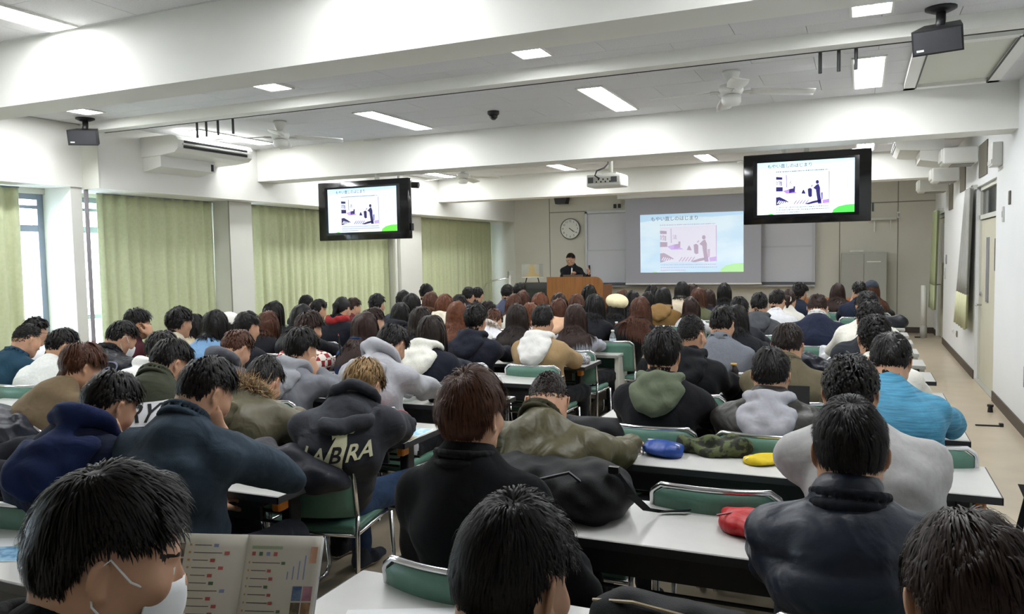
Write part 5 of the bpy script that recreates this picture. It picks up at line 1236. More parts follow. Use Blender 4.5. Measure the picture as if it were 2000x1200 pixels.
person('person in white shirt on the right side', (-0.842, 9.200), 1.187, 9.38, hairs='s', top='shirt', col='#d9dade', hpitch=16, hyaw=-15)
person('person in white knit with a white hair tie', (-0.786, 10.000), 1.145, 10.18, hairs='p', hc='o', top='sweater', col='#dad7cf', fem=True, hpitch=10, extra=['scrunchie'])
person('person in navy shirt beneath the whiteboard edge', (-0.712, 10.800), 1.207, 10.98, hairs='m', top='shirt', col='#1a2233', hpitch=10, hyaw=-20)
person('person in wide navy blazer bending down', (-0.347, 7.550), 1.215, 7.78, hairs='s', hc='o', top='jacket', col='#20263a', hpitch=36, bx=-0.33, shw=0.19, collar='#c9c9c9', slouch=0.1)
person('person in black with long straight dark hair', (-0.280, 11.600), 1.162, 11.78, hairs='l', hc='o', top='coat', col='#131418', fem=True, hpitch=6)
person('person in navy resting cheek on left hand', (-0.012, 10.850), 1.215, 10.98, hairs='s', top='jacket', col='#1c2436', hpitch=12, hyaw=16, arms=('cheek', 'desk'))
person('person in knit cap with long brown hair', (0.137, 11.600), 1.188, 11.78, hairs='l', hc='b', top='coat', col='#26221f', fem=True, hpitch=8, extra=['beanie'])
person('person in blue denim jacket resting head on hand', (-2.156, 2.140), 1.260, 2.35, hairs='s', top='jacket', col='#2b3844', kind='denim', hyaw=-12, hpitch=34, byaw=10, bx=-2.22, arms=('lap', 'cheek'), slouch=0.06, shw=0.175, trousers='#20232b')
person('person in blue hooded sweatshirt resting head on hand', (-2.560, 2.070), 1.203, 2.35, hairs='s', top='hoodie', col='#111a30', hood='#142044', hyaw=-6, hpitch=40, byaw=12, bx=-2.72, arms=('desk', 'cheek'), slouch=0.1, extra=['blueprint'])
person('person in dark sleeve at the left edge', (-3.489, 2.100), 1.062, 2.35, hairs='s', top='jacket', col='#16171d', hpitch=20, byaw=12, arms=('desk', 'desk'))
person('person in charcoal dog print sweatshirt with bleached hair', (-2.060, 2.980), 1.152, 3.27, hairs='s', hc='g', top='hoodie', col='#34363c', hood='#34363c', hyaw=0, hpitch=47, bx=-2.22, byaw=28, slouch=0.09, shw=0.185, arms=('desk', 'desk'), hl=0.1, extra=['labra'], trousers='#2c3f5c')
person('person in khaki parka with fur trimmed hood', (-2.787, 3.160), 1.112, 3.27, hairs='s', top='parka', col='#575240', kind='nylon', hood='#575240', hyaw=10, hpitch=44, bx=-2.68, slouch=0.12, extra=['fur'], arms='desk')
person('person in olive jacket with white lettered patch', (-3.225, 2.970), 1.218, 3.27, hairs='s', top='jacket', col='#3a3d30', hyaw=-10, hpitch=40, byaw=24, bx=-3.3, slouch=0.08, shw=0.18, extra=['rry'])
person('person in tan sweater with brown hair', (-3.852, 2.950), 1.188, 3.27, hairs='m', hc='b', top='sweater', col='#70604a', kind='knit', hyaw=-14, hpitch=30, bx=-4.0, slouch=0.1)
person('person in light grey hooded sweatshirt leaning forward', (-2.534, 3.970), 1.217, 4.19, hairs='s', top='hoodie', col='#a2a3a8', hood='#a2a3a8', hyaw=-4, hpitch=46, bx=-2.52, slouch=0.12, shw=0.18)
person('person in grey hooded sweatshirt holding a pen up', (-3.179, 3.950), 1.192, 4.19, hairs='m', top='hoodie', col='#74767d', hood='#8d8f94', hyaw=-8, hpitch=20, bx=-3.22, arms=('desk', 'cheek'), slouch=0.07)
person('person in dark grey hooded sweatshirt with brown hair', (-3.636, 3.880), 1.173, 4.19, hairs='s', hc='b', top='hoodie', col='#4f5158', hood='#55575e', hyaw=-4, hpitch=40, bx=-3.8, slouch=0.1)
person('person in white hooded top behind the lettered patch', (-4.384, 3.970), 1.140, 4.19, hairs='m', top='hoodie', col='#2b355a', hood='#dcdcd8', hyaw=0, hpitch=24, bx=-4.5, slouch=0.09)
person('person in black jacket with oval print wearing mask', (-4.761, 3.970), 1.208, 4.19, hairs='s', top='jacket', col='#1d1e24', kind='nylon', hyaw=-22, hpitch=30, byaw=8, bx=-4.92, extra=['ion', 'mask'], collar='#111114')
person('person in white sweater by the window', (-5.214, 3.850), 1.156, 4.19, hairs='s', top='sweater', col='#d2d4d0', kind='knit', hyaw=-18, hpitch=22, bx=-5.32, byaw=12, slouch=0.09)
person('person in teal jacket at the left edge', (-5.779, 3.980), 1.161, 4.19, hairs='c', top='jacket', col='#1f3d4f', hyaw=-4, hpitch=24, bx=-5.95, slouch=0.09)
person('person in white with glasses beside the window', (-6.595, 4.620), 1.159, 5.11, hairs='s', top='shirt', col='#d6d8d8', hyaw=-26, hpitch=12, byaw=2, extra=['glasses'])
person('person in maroon sweater with glasses', (-5.702, 4.920), 1.223, 5.11, hairs='m', top='sweater', col='#3d1620', hyaw=-32, hpitch=8, byaw=-4, arms=('desk', 'brow'), extra=['glasses'])
person('person in cream sweater facing the curtain', (-5.247, 4.950), 1.238, 5.11, hairs='m', top='sweater', col='#b5ad98', kind='knit', hyaw=-6, hpitch=10, bx=-5.2, slouch=0.05)
person('person in pale blue top with bobbed black hair', (-4.834, 4.930), 1.222, 5.11, hairs='b', top='sweater', col='#7398bd', fem=True, hyaw=4, hpitch=16)
person('person in black top beside a white sleeve', (-4.492, 4.920), 1.205, 5.11, hairs='s', top='sweater', col='#1c1d24', hyaw=-8, hpitch=16)
person('person in red and white plaid with brown hair', (-3.826, 4.850), 1.221, 5.11, hairs='m', hc='o', top='shirt', col='#8c1f26', kind='plaid', hyaw=-8, hpitch=16, bx=-3.78)
person('person in blue denim with long brown hair', (-3.356, 4.900), 1.219, 5.11, hairs='l', hc='o', top='jacket', col='#23406e', kind='denim', fem=True, hyaw=6, hpitch=14, bx=-3.28)
person('person in navy coat with white hood', (-2.724, 4.780), 1.216, 5.11, hairs='b', hc='d', top='coat', col='#1a1c28', hood='#dddcd2', hoodk='wool', hyaw=6, hpitch=20, fem=True, shw=0.16, bx=-2.66)
person('person in camel coat with white hood', (-2.274, 5.750), 1.223, 6.03, hairs='s', top='coat', col='#9c8360', kind='wool', hood='#d9d8d4', hl=1.25, hpitch=12, bx=-2.25, shw=0.165, arms='wide')
person('person in dark navy hooded sweatshirt beside tea bottle', (-2.860, 5.750), 1.231, 6.03, hairs='m', top='hoodie', col='#1a1c28', hood='#1c1e2a', hpitch=10, hyaw=6, shw=0.175, bx=-2.84)
person('person in dark grey behind the white hood', (-3.378, 5.750), 1.206, 6.03, hairs='b', hc='d', top='sweater', col='#2b2d34', fem=True, hyaw=4, hpitch=16, bx=-3.42)
person('person with short dark hair behind the denim jacket', (-3.894, 5.820), 1.184, 6.03, hairs='s', hc='o', top='sweater', col='#262a3a', hyaw=-20, hpitch=14)
person('person with long black hair left of red plaid', (-4.652, 5.800), 1.212, 6.03, hairs='l', top='coat', col='#15161b', fem=True, hyaw=6, hpitch=12)
person('person in black coat with brown bobbed hair', (-5.039, 5.800), 1.147, 6.03, hairs='b', hc='b', top='coat', col='#17181d', fem=True, hpitch=18, hyaw=6)
person('person in white knit wearing a pale cap', (-5.462, 5.750), 1.117, 6.03, hairs='b', top='sweater', col='#cfc9bb', kind='knit', fem=True, hyaw=-40, hpitch=10, byaw=-3, extra=['whitecap'])
person('person with fringe behind the cream sweater', (-5.964, 5.800), 1.113, 6.03, hairs='b', top='sweater', col='#b9a98e', fem=True, hyaw=-30, hpitch=12)
person('person in black coat with topknot and red scarf', (-4.895, 6.750), 1.215, 6.98, hairs='p', top='coat', col='#171a22', fem=True, hyaw=6, hpitch=20, bx=-4.95, shw=0.165, extra=['redscarf'])
person('person in black with long hair in profile', (-5.782, 6.750), 1.179, 6.98, hairs='l', top='coat', col='#14151a', fem=True, hyaw=-24, hpitch=8)
person('person in cream jacket near the curtain', (-5.770, 7.500), 1.153, 7.78, hairs='s', top='jacket', col='#c9bfa9', hyaw=-10, hpitch=20)
person('person with wavy auburn long hair', (-3.534, 6.700), 1.193, 6.98, hairs='l', hc='a', top='sweater', col='#1f3330', fem=True, hpitch=8)
person('person in dark hooded coat left of dark grey', (-4.188, 6.750), 1.177, 6.98, hairs='b', top='coat', col='#1f2026', hood='#1f2026', fem=True, hpitch=16)
person('person in grey with very long straight black hair', (-2.926, 6.750), 1.169, 6.98, hairs='l', hc='d', top='sweater', col='#6b6d74', fem=True, hpitch=8, bx=-2.9)
person('person in pale grey sweater with ombre brown hair', (-2.334, 6.700), 1.176, 6.98, hairs='l', hc='o', top='sweater', col='#9c9fa8', kind='knit', fem=True, hpitch=12, bx=-2.28, shw=0.165, arms='wide')
person('person behind the curtain side topknot', (-5.918, 8.400), 1.121, 8.58, hairs='s', hc='o', top='sweater', col='#5a2324', hyaw=-20, hpitch=14)
person('person with black hair nearest the far curtain', (-6.658, 8.400), 1.152, 8.58, hairs='s', top='sweater', col='#24262e', hyaw=0, hpitch=12)
person('person in grey scarf facing the curtain', (-5.031, 7.600), 1.215, 7.78, hairs='s', top='coat', col='#22242a', hyaw=6, hpitch=12, extra=['greyscarf'])
person('person in pale blue right of grey scarf', (-4.609, 7.650), 1.219, 7.78, hairs='b', top='shirt', col='#8fa6c4', fem=True, hpitch=12)
person('person in cream top with reddish brown hair', (-4.152, 7.600), 1.216, 7.78, hairs='b', hc='a', top='sweater', col='#c4b79c', fem=True, hpitch=10, hood='#cfc7b4')
person('person in white jacket slumped on the desk', (-3.493, 7.450), 1.059, 7.78, hairs='s', hc='b', top='jacket', col='#dcdce2', hood='#d2d0cf', hpitch=40, slouch=0.12, extra=['fur'])
person('person with reddish hair behind the long black hair', (-3.102, 7.500), 1.133, 7.78, hairs='b', hc='a', top='sweater', col='#d0d0d4', fem=True, hpitch=14, bx=-3.16)
person('person in peach hooded top with brown bob', (-2.830, 7.600), 1.171, 7.78, bx=-2.9, hairs='b', hc='b', top='hoodie', col='#c99e80', hood='#d0a88a', fem=True, hpitch=12)
person('person in black coat with shoulder length hair', (-2.440, 7.600), 1.219, 7.78, hairs='b', top='coat', col='#1d1e23', fem=True, hpitch=10, shw=0.155, bx=-2.56)
person('person in black with long brown hair at aisle', (-1.947, 7.500), 1.199, 7.78, hairs='l', hc='b', top='coat', col='#17171b', fem=True, hpitch=8, bx=-2.16)
person('person in dark top left of plaid shirt', (-5.170, 8.400), 1.213, 8.58, hairs='s', top='sweater', col='#26303f', hpitch=12)
person('person in brown coat below the plaid shirt', (-4.758, 8.350), 1.203, 8.58, hairs='b', hc='b', top='coat', col='#4a3324', hood='#4d3828', fem=True, hpitch=14)
person('person in dark top behind the auburn hair', (-4.395, 8.400), 1.164, 8.58, hairs='s', top='sweater', col='#1c1d22', hpitch=14)
person('person in profile behind the navy sweatshirt', (-4.022, 8.400), 1.092, 8.58, hairs='s', hc='d', top='sweater', col='#2b2a33', hyaw=-26, hpitch=14)
person('person with chestnut hair above the long black hair', (-3.678, 8.400), 1.177, 8.58, hairs='b', hc='b', top='sweater', col='#c8c5bc', fem=True, hpitch=10)
person('person with copper hair in front of the lectern', (-3.332, 8.350), 1.197, 8.58, hairs='b', hc='a', top='coat', col='#22201f', fem=True, hpitch=8)
person('person with brown hair below the lectern front', (-2.907, 8.400), 1.178, 8.58, hairs='b', hc='b', top='sweater', col='#b9a394', fem=True, hpitch=10)
person('person in black wearing a cream beret', (-2.450, 8.400), 1.151, 8.58, hairs='b', top='coat', col='#141519', fem=True, hpitch=8, extra=['beret'])
person('person in checked shirt beside the front curtain', (-5.302, 9.200), 1.265, 9.38, hairs='s', top='shirt', col='#3b2c26', kind='plaid', hpitch=10)
person('person with brown hair behind the chestnut hair', (-3.907, 9.200), 1.176, 9.38, hairs='b', hc='b', top='sweater', col='#2c2a2e', fem=True, hpitch=10)
person('person with dark hair left below the lectern', (-3.418, 9.200), 1.150, 9.38, hairs='b', hc='o', top='sweater', col='#33313a', fem=True, hpitch=10)
person('person with black hair right of the beret', (-2.487, 9.200), 1.176, 9.38, hairs='b', top='coat', col='#16171b', fem=True, hpitch=10)
person('person in tan duffle coat with hood', (-2.118, 9.200), 1.218, 9.38, hairs='b', top='coat', col='#7d6038', kind='wool', hood='#856840', fem=True, hpitch=8, shw=0.165)
person('person in white sweater with dark bob', (-1.790, 9.200), 1.110, 9.38, hairs='b', hc='o', top='sweater', col='#d6d6da', fem=True, hpitch=12)
person('person in dark navy before the front curtain', (-5.082, 10.000), 1.190, 10.18, hairs='s', top='sweater', col='#1d2028', hpitch=10)
person('person in slate blue left of the racks', (-4.477, 10.000), 1.224, 10.18, hairs='s', top='shirt', col='#454a60', hpitch=12, hyaw=4)
person('person with black hair before the lectern corner', (-3.294, 10.000), 1.220, 10.18, hairs='b', top='sweater', col='#c2c2c4', fem=True, hpitch=8)
person('person with reddish hair above the beret', (-2.840, 10.000), 1.152, 10.18, hairs='b', hc='b', top='sweater', col='#2a2426', fem=True, hpitch=10)
person('person with dark hair left of tan coat', (-2.495, 10.000), 1.132, 10.18, hairs='b', top='sweater', col='#202127', fem=True, hpitch=10)
person('person in olive top with brown bob', (-1.856, 10.000), 1.177, 10.18, hairs='b', hc='b', top='sweater', col='#5b5f45', fem=True, hpitch=10)
person('person in black near the front curtain foot', (-5.331, 10.800), 1.149, 10.98, hairs='s', top='sweater', col='#191a1f', hpitch=12)
person('person in dark top before the equipment rack', (-4.656, 10.850), 1.214, 10.98, hairs='s', top='sweater', col='#1b1c20', hyaw=-25, hpitch=10)
person('person with dark hair far behind the tan coat', (-2.650, 10.800), 1.180, 10.98, hairs='s', top='sweater', col='#1f2026', hpitch=8)
person('person in cream coat under the screen', (-2.235, 10.850), 1.226, 10.98, hairs='b', top='coat', col='#cdbfa8', fem=True, hpitch=6)
person('person resting face on hand beside the olive top', (-1.875, 10.800), 1.122, 10.98, hairs='b', hc='o', top='sweater', col='#23273a', fem=True, hyaw=20, hpitch=10, arms=('cheek', 'desk'))
person('person with brown hair behind the cream coat', (-2.241, 11.600), 1.162, 11.78, hairs='b', hc='o', top='sweater', col='#3a3330', fem=True, hpitch=8)
person('person in black sweater under the screen corner', (-1.782, 11.600), 1.175, 11.78, hairs='b', top='sweater', col='#121317', fem=True, hpitch=4)
# ---------------------------------------------------------------- lecturer
lec = person('person lecturing in black with a microphone', (-5.39, 15.22), 1.655, 14.9, hairs='s', hc='d', top='shirt', col='#15161b', collar='#15161b', hyaw=180, hpitch=8, byaw=180, arms=((A(-4.93, 14.98, 1.22), 'relax'), (A(-5.30, 14.98, 1.20), 'grip')), stand=True, seat=15.28, hipz=0.90, slouch=0.0, lvl=1, extra=['glasses'], chair=False, infl=0.022)
o = empty('microphone', 'white microphone held by the lecturer', 'microphone', (-5.285, 14.96, 1.22)); MB().tube([(0, 0, -0.03), (0.004, 0.02, 0.14)], 0.012, 10).build('handle', M_white, o, smooth=True); MB().lathe([(0.012, 0), (0.021, 0.015), (0.023, 0.035), (0.015, 0.055), (0.003, 0.06)], 12, (0.004, 0.02, 0.135)).build('head', M_dark, o, smooth=True)
o = empty('laptop', 'thin dark laptop edge on the lectern top', 'laptop', (-5.1, 14.66, 1.12)); MB().cbox((0, 0, 0.0), (0.4, 0.26, 0.016), Matrix.Rotation(0.3, 3, 'X')).build('keyboard_base', M_dark, o); MB().cbox((0, -0.14, 0.04), (0.4, 0.012, 0.14), Matrix.Rotation(-0.1, 3, 'X')).build('screen_lid', mat('lid_brown', '#4a3a2c', .4), o)

# ---------------------------------------------------------------- things on the tables
def blob(name, label, cat, loc, prims, m, res=0.012, wr=0.0, rz=0.0, part='body', floor=None, fr=(45, 38, 52)):
    o = empty(name, label, cat, loc, rz)
    def fn(g):
        d = sdf(g, prims)+wr*np.sin(g@A(*fr)+1.0)+wr*0.7*np.sin(g@A(-fr[1], fr[2], fr[0]*0.8)+2.0)
        return np.maximum(d, -g[:, 2]) if floor is None else np.maximum(d, floor-g[:, 2])
    lo, hi = prim_box(prims, 0.04); V, Q = surface(fn, lo, hi, res); a = Acc(); a.add(V, Q); link(part, a.mesh(part, [m]), o); return o
M_bag = mat('bag_black_nylon', '#0e0f12', 0.6, var=0.15, vscale=12, bump=0.2, bscale=350, spec=0.18)
X1 = A(1, 0, 0); Y1 = A(0, 1, 0)
o = blob('backpack', 'big black backpack lying on the second row table', 'backpack', (-1.0, 2.62, TZ), [('e', A(-0.2, 0.0, 0.07), A(0.17, -0.04, 0.075), Y1, (0.13, 0.085), (0.15, 0.09), 0.05), ('l', A(0.16, -0.05, 0.085), I3, A(0.14, 0.16, 0.10), 0.06), ('l', A(-0.08, 0.04, 0.10), I3, A(0.2, 0.12, 0.07), 0.06), ('c', A(-0.24, -0.06, 0.11), A(0.22, -0.09, 0.14), 0.025, 0.03, 0.04)], M_bag, 0.011, 0.004)
MB().tube([(-0.2, -0.135, 0.15), (0.0, -0.165, 0.14), (0.12, -0.18, 0.18), (0.2, -0.17, 0.12)], 0.006, 6).build('zipper', mat('zip_grey', '#2e3036', .4), o)
MB().cbox((0.26, -0.13, 0.19), (0.035, 0.02, 0.022)).build('buckle', M_black, o)
MB().grid([[(0.24, -0.12, 0.17), (0.27, -0.10, 0.17)], [(0.29, -0.10, 0.10), (0.315, -0.08, 0.10)], [(0.33, -0.03, 0.03), (0.35, -0.005, 0.03)], [(0.37, 0.03, 0.008), (0.385, 0.055, 0.008)], [(0.46, 0.06, 0.012), (0.47, 0.085, 0.012)]], (0, 0, 0.003)).build('strap', M_bag, o)
MB().grid([[(-0.3, 0.1, 0.10), (-0.28, 0.13, 0.10)], [(-0.34, 0.05, 0.16), (-0.32, 0.08, 0.16)], [(-0.24, 0.0, 0.19), (-0.22, 0.03, 0.19)]], (0, 0, 0.003)).build('strap', M_bag, o)
# draped dark coat
o = blob('coat', 'dark grey coat heaped over the table end and chair', 'coat', (-2.19, 2.56, TZ-0.03), [('e', A(-0.3, 0.02, 0.05), A(0.0, 0.02, 0.06), Y1, (0.1, 0.09), (0.13, 0.09), 0.06), ('e', A(0.0, 0.02, 0.075), A(0.2, 0.06, 0.035), Y1, (0.11, 0.07), (0.1, 0.045), 0.06), ('c', A(0.17, 0.03, 0.03), A(0.23, 0.12, 0.0), 0.06, 0.03, 0.05), ('c', A(-0.3, -0.05, 0.02), A(-0.15, 0.1, 0.13), 0.05, 0.05, 0.05)], mat('coat_dark_nylon', '#20222a', .55, var=.1, vscale=10, bump=.2, bscale=40, spec=.2), 0.011, 0.007, floor=-0.02, fr=(30, 26, 48))
# soft pencil cases
def case(name, label, loc, rz, l, w, h, m, zipc='#888888', tagm=None):
    o = blob(name, label, 'pencil case', loc, [('e', A(-l/2+w*0.6, 0, h*0.5), A(l/2-w*0.6, 0, h*0.5), Y1, (w*0.9, h*0.52), (w*0.9, h*0.52), 0.02), ('e', A(-l/2+w*0.4, 0, h*0.42), A(l/2-w*0.4, 0, h*0.42), A(0, 1, 0), (w/2, h*0.5), (w/2, h*0.5), 0.02)], m, 0.007, 0.0015, rz)
    MB().tube([(-l/2+0.01, 0, h*0.92), (-l/6, 0.008, h*1.0), (l/6, 0.006, h*1.0), (l/2-0.012, 0, h*0.9)], 0.0035, 6).build('zipper', mat('zip'+zipc.strip('#'), zipc, .4), o)
    MB().cbox((l/2-0.01, -0.012, h*0.8), (0.02, 0.006, 0.004)).build('zip_pull', M_chrome, o)
    if tagm: MB().cbox((l*0.2, -w*0.38, h*0.86), (0.022, 0.016, 0.003)).build('tag', tagm, o)
    return o
case('pencil_case', 'red pouch on the table beside the navy down jacket', (-0.33, 2.60, TZ), 0.5, 0.22, 0.13, 0.06, cloth('#a3141c', 'nylon'), '#7c1016', M_printk)
case('pencil_case', 'yellow pencil case on the third row table', (-0.37, 3.48, TZ), 0.75, 0.21, 0.075, 0.03, cloth('#c4ac28'), '#e9e2c0')
case('pencil_case', 'open blue pencil case on the third row table', (-0.80, 3.47, TZ), -0.45, 0.2, 0.085, 0.06, cloth('#1f3f86', 'nylon'), '#c8c8cc')
case('pencil_case', 'red pencil case beside the dog print sweatshirt', (-2.30, 3.56, TZ), 0.1, 0.23, 0.10, 0.09, cloth('#a01822', 'nylon'), '#4a1014')
o = case('pencil_case', 'black pencil case with white cat mark and outline', (-2.47, 4.42, TZ), 0.05, 0.17, 0.06, 0.10, cloth('#1a1b1e', 'nylon'), '#c9c9c0')
MB().tube([(-0.07, -0.034, 0.02), (0.07, -0.034, 0.02), (0.075, -0.03, 0.06), (0.06, -0.02, 0.095), (-0.07, -0.02, 0.095), (-0.07, -0.034, 0.02)], 0.003, 6).build('white_piping', M_printwh, o)
MB().prism([(0.015, 0.03), (0.025, 0.045), (0.04, 0.048), (0.055, 0.062), (0.052, 0.045), (0.045, 0.035), (0.05, 0.026), (0.03, 0.032)], -0.040, -0.034).build('leaping_cat_mark', M_printwh, o)
case('pencil_case', 'silver patterned pencil case beside the camel coat', (-2.16, 6.2, TZ), 0.05, 0.24, 0.10, 0.09, mat('pattern_silver', '#5a5c5e', .4, col2='#c9cacc', vscale=70), '#1b1b1e')
case('pencil_case', 'small black pouch on a front desk edge', (-2.30, 8.0, 0.68), 0.2, 0.15, 0.09, 0.11, cloth('#1d1e22', 'nylon'), '#333333')
# camouflage scarf, pen
blob('camouflage_scarf', 'crumpled camouflage scarf on the third row table', 'scarf', (-0.60, 3.56, TZ), [('c', A(-0.13, 0, 0.03), A(0.0, 0.02, 0.035), 0.04, 0.045, 0.02), ('c', A(0.0, 0.0, 0.03), A(0.13, -0.01, 0.035), 0.042, 0.045, 0.02), ('c', A(-0.05, -0.05, 0.02), A(0.06, -0.06, 0.02), 0.022, 0.025, 0.02), ('l', A(0.08, 0.03, 0.05), I3, A(0.05, 0.04, 0.035), 0.02)], mat('camouflage', '#1d2116', .9, col2='#4a5230', vscale=26, ramp=(0.47, 0.53)), 0.008, 0.006)
o = empty('pen', 'grey pen lying beside the open blue pencil case', 'pen', (-0.90, 3.50, TZ)); MB().tube([(-0.03, 0.03, 0.006), (0.04, -0.04, 0.006)], 0.005, 8).build('barrel', mat('pen_grey', '#5a5d66', .4), o); MB().tube([(0.04, -0.04, 0.006), (0.05, -0.05, 0.006)], [0.004, 0.001], 8).build('tip', M_dark, o)
# papers and leaflets
M_paper = mat('paper_white', '#dedfe0', .8); 
def sheet(name, label, loc, rz, w, h, pics=(), lines=0, thick=0.002, cat='paper'):
    o = empty(name, label, cat, loc, rz); MB().box(-w/2, w/2, -h/2, h/2, 0, thick).build('sheet', M_paper, o)
    for (u0, u1, v0, v1, c, c2) in pics:
        MB().box((u0-0.5)*w, (u1-0.5)*w, (v0-0.5)*h, (v1-0.5)*h, thick, thick+0.0005).build('picture', mat('pic'+c.strip('#')+c2.strip('#'), c, .5, col2=c2, vscale=30), o)
    if lines:
        m = MB(); rr = random.Random(int(abs(loc[0]*1000)))
        for k in range(lines):
            y = h*(0.42-0.84*k/lines); m.box(-w*0.42, w*rr.uniform(0.1, 0.42), y-0.0015, y+0.0015, thick, thick+0.0004)
        tag(m.build('text_lines', mat('ink_grey', '#8b8d92', .8), o), kind='stuff')
    return o
sheet('leaflet', 'blue sky photo leaflet on the nearest left table', (-2.47, 1.60, TZ), 0.45, 0.30, 0.21, [(0.02, 0.98, 0.02, 0.62, '#3a78a8', '#7fb0cc'), (0.5, 0.98, 0.62, 0.95, '#6a6a44', '#a7a27a')])
sheet('paper', 'white sheet on the nearest centre table', (-1.02, 1.60, TZ), 0.42, 0.297, 0.21)
sheet('paper', 'white folded sheet beneath on the nearest centre table', (-0.86, 1.58, TZ+0.0), -0.3, 0.21, 0.297, lines=0, thick=0.0015)
sheet('leaflet', 'blue leaflet on the table at far left', (-3.68, 2.58, TZ), 0.2, 0.42, 0.30, [(0.1, 0.95, 0.1, 0.9, '#8fb4d8', '#d5e2ee')])
sheet('leaflet', 'photo leaflet on the table by the red pencil case', (-2.14, 3.44, TZ), 0.1, 0.21, 0.297, [(0.03, 0.97, 0.4, 0.97, '#8cc0d8', '#cfe3ec'), (0.03, 0.97, 0.05, 0.36, '#7a6a4a', '#b8b08c')])
sheet('paper', 'papers beside the open blue pencil case', (-0.98, 3.52, TZ), -0.2, 0.21, 0.297, [(0.1, 0.8, 0.3, 0.7, '#9fb6c4', '#d8e0e4')], lines=6)
sheet('paper', 'sheet tucked under the red pouch', (-0.2, 2.52, TZ), 0.6, 0.18, 0.25, [(0.05, 0.9, 0.3, 0.9, '#9ab4cc', '#dfe6ec')])
for k, (x, y, lab) in enumerate(((-2.6, 5.3, 'sheet before the navy coat with white hood'), (-3.55, 5.35, 'sheet before the long brown hair in denim'), (-2.3, 6.3, 'sheet before the camel coat'), (-0.85, 5.35, 'sheet before the cropped black hair'), (-3.05, 4.42, 'sheet before the grey hooded sweatshirt'), (-4.45, 5.33, 'sheet before the black top by white sleeve'), (-2.35, 4.5, 'sheet before the light grey hooded sweatshirt'))):
    sheet('paper', 'white '+lab, (x, y, TZ), 0.1*(k-3), 0.21, 0.297, lines=8)
# booklet in the hands of the masked reader
o = empty('booklet', 'open booklet with tiny pictures held by masked reader', 'booklet', (0, 0, 0))
T0 = A(-1.125, 1.214, 1.050); dn = nrm(A(0.05, -0.34, -0.94)); lf = nrm(A(-0.88, -0.44, 0.06)); rt = nrm(A(0.9, 0.42, -0.05)); nz = nrm(np.cross(rt, -dn)); nz = nz if nz[1] < 0 else -nz
def page(sgn, u, v, lift=0.0):
    d = lf if sgn < 0 else rt; w = 0.148
    return T0+d*u*w+dn*v*0.21+nz*(0.018*math.sin(math.pi*min(1, u*1.1))*(1.0 if sgn < 0 else 0.45)+lift)
for sgn in (-1, 1):
    P = [[page(sgn, u/10, v/8) for u in range(11)] for v in range(9)]
    MB().grid(P, tuple(-nz*0.004)).build('page', mat('page_cream', '#d9d4c8', .8), o, smooth=True)
    P2 = [[page(sgn, u/10*1.02, v/8*1.005+0.012, -0.006) for u in range(11)] for v in range(9)]
    MB().grid(P2, tuple(-nz*0.002)).build('cover', M_paper, o, smooth=True)
rr = random.Random(8)
def patch(name, sgn, u0, u1, v0, v1, m):
    P = [[page(sgn, u0+(u1-u0)*a/3, v0+(v1-v0)*b/2, 0.0008) for a in range(4)] for b in range(3)]
    MB().grid(P).build(name, m, o)
M_ink = mat('ink_brown', '#6d6862', .8); M_red = mat('ink_red', '#c0625c', .8); M_grn = mat('ink_green', '#5f7f62', .8); M_or = mat('ink_orange', '#c99a5a', .8); M_inkb = mat('ink_blue', '#8f9cc4', .8)
for k in range(13):
    v = 0.10+0.068*k; e = rr.uniform(0.3, 0.62)
    patch('bullet', -1, 0.70-0.0*k, 0.735, v-0.006, v+0.012, M_or); patch('text_line', -1, 0.66-e*0.62, 0.66, v, v+0.008, M_ink); patch('icon', -1, 0.66-e*0.62-0.09, 0.66-e*0.62-0.03, v-0.010, v+0.02, [M_inkb, M_red, M_red, M_red, M_red, M_grn][k % 6])
for k in range(5): patch('photo', -1, 0.80, 0.99, 0.09+0.14*k, 0.215+0.14*k, mat('photo_dk%d' % k, ['#5a4f48', '#4a443e', '#6a5a40', '#3c3f4a', '#5c4a3c'][k], .5, col2='#8d8274', vscale=60))
patch('heading', 1, 0.08, 0.5, 0.10, 0.13, mat('ink_palegreen', '#a7b89a', .8))
for k, m in enumerate((M_red, M_grn, M_inkb, M_red)): patch('icon', 1, 0.09+0.1*k, 0.14+0.1*k, 0.155, 0.19, m)
for k in range(10):
    v = 0.25+0.072*k; e = rr.uniform(0.18, 0.42); patch('bullet', 1, 0.06, 0.08, v-0.006, v+0.012, M_or); patch('text_line', 1, 0.11, 0.11+e, v, v+0.008, M_ink); patch('icon', 1, 0.13+e, 0.18+e, v-0.008, v+0.018, M_red if k % 3 else M_grn)
for k in range(4): patch('text_column', 1, 0.6+0.07*k, 0.615+0.07*k, 0.18+0.05*(3-k), 0.40, M_inkb)
patch('orange_seal', 1, 0.87, 0.96, 0.10, 0.25, mat('seal_orange', '#d8a98c', .8))
for a in range(4):
    for b in range(2): patch('photo', 1, 0.70+0.135*b, 0.82+0.135*b, 0.46+0.145*a, 0.59+0.145*a, mat('photo_c%d%d' % (a, b), ['#46608c', '#a0647c', '#5c503c', '#8a6a48', '#4a4036', '#7c6a54', '#3a3a40', '#6a5c4c'][a*2+b], .5, col2=['#7488a8', '#b88898', '#8a7c64', '#b89468', '#8a7458', '#a08a70', '#5a5a60', '#948470'][a*2+b], vscale=50))
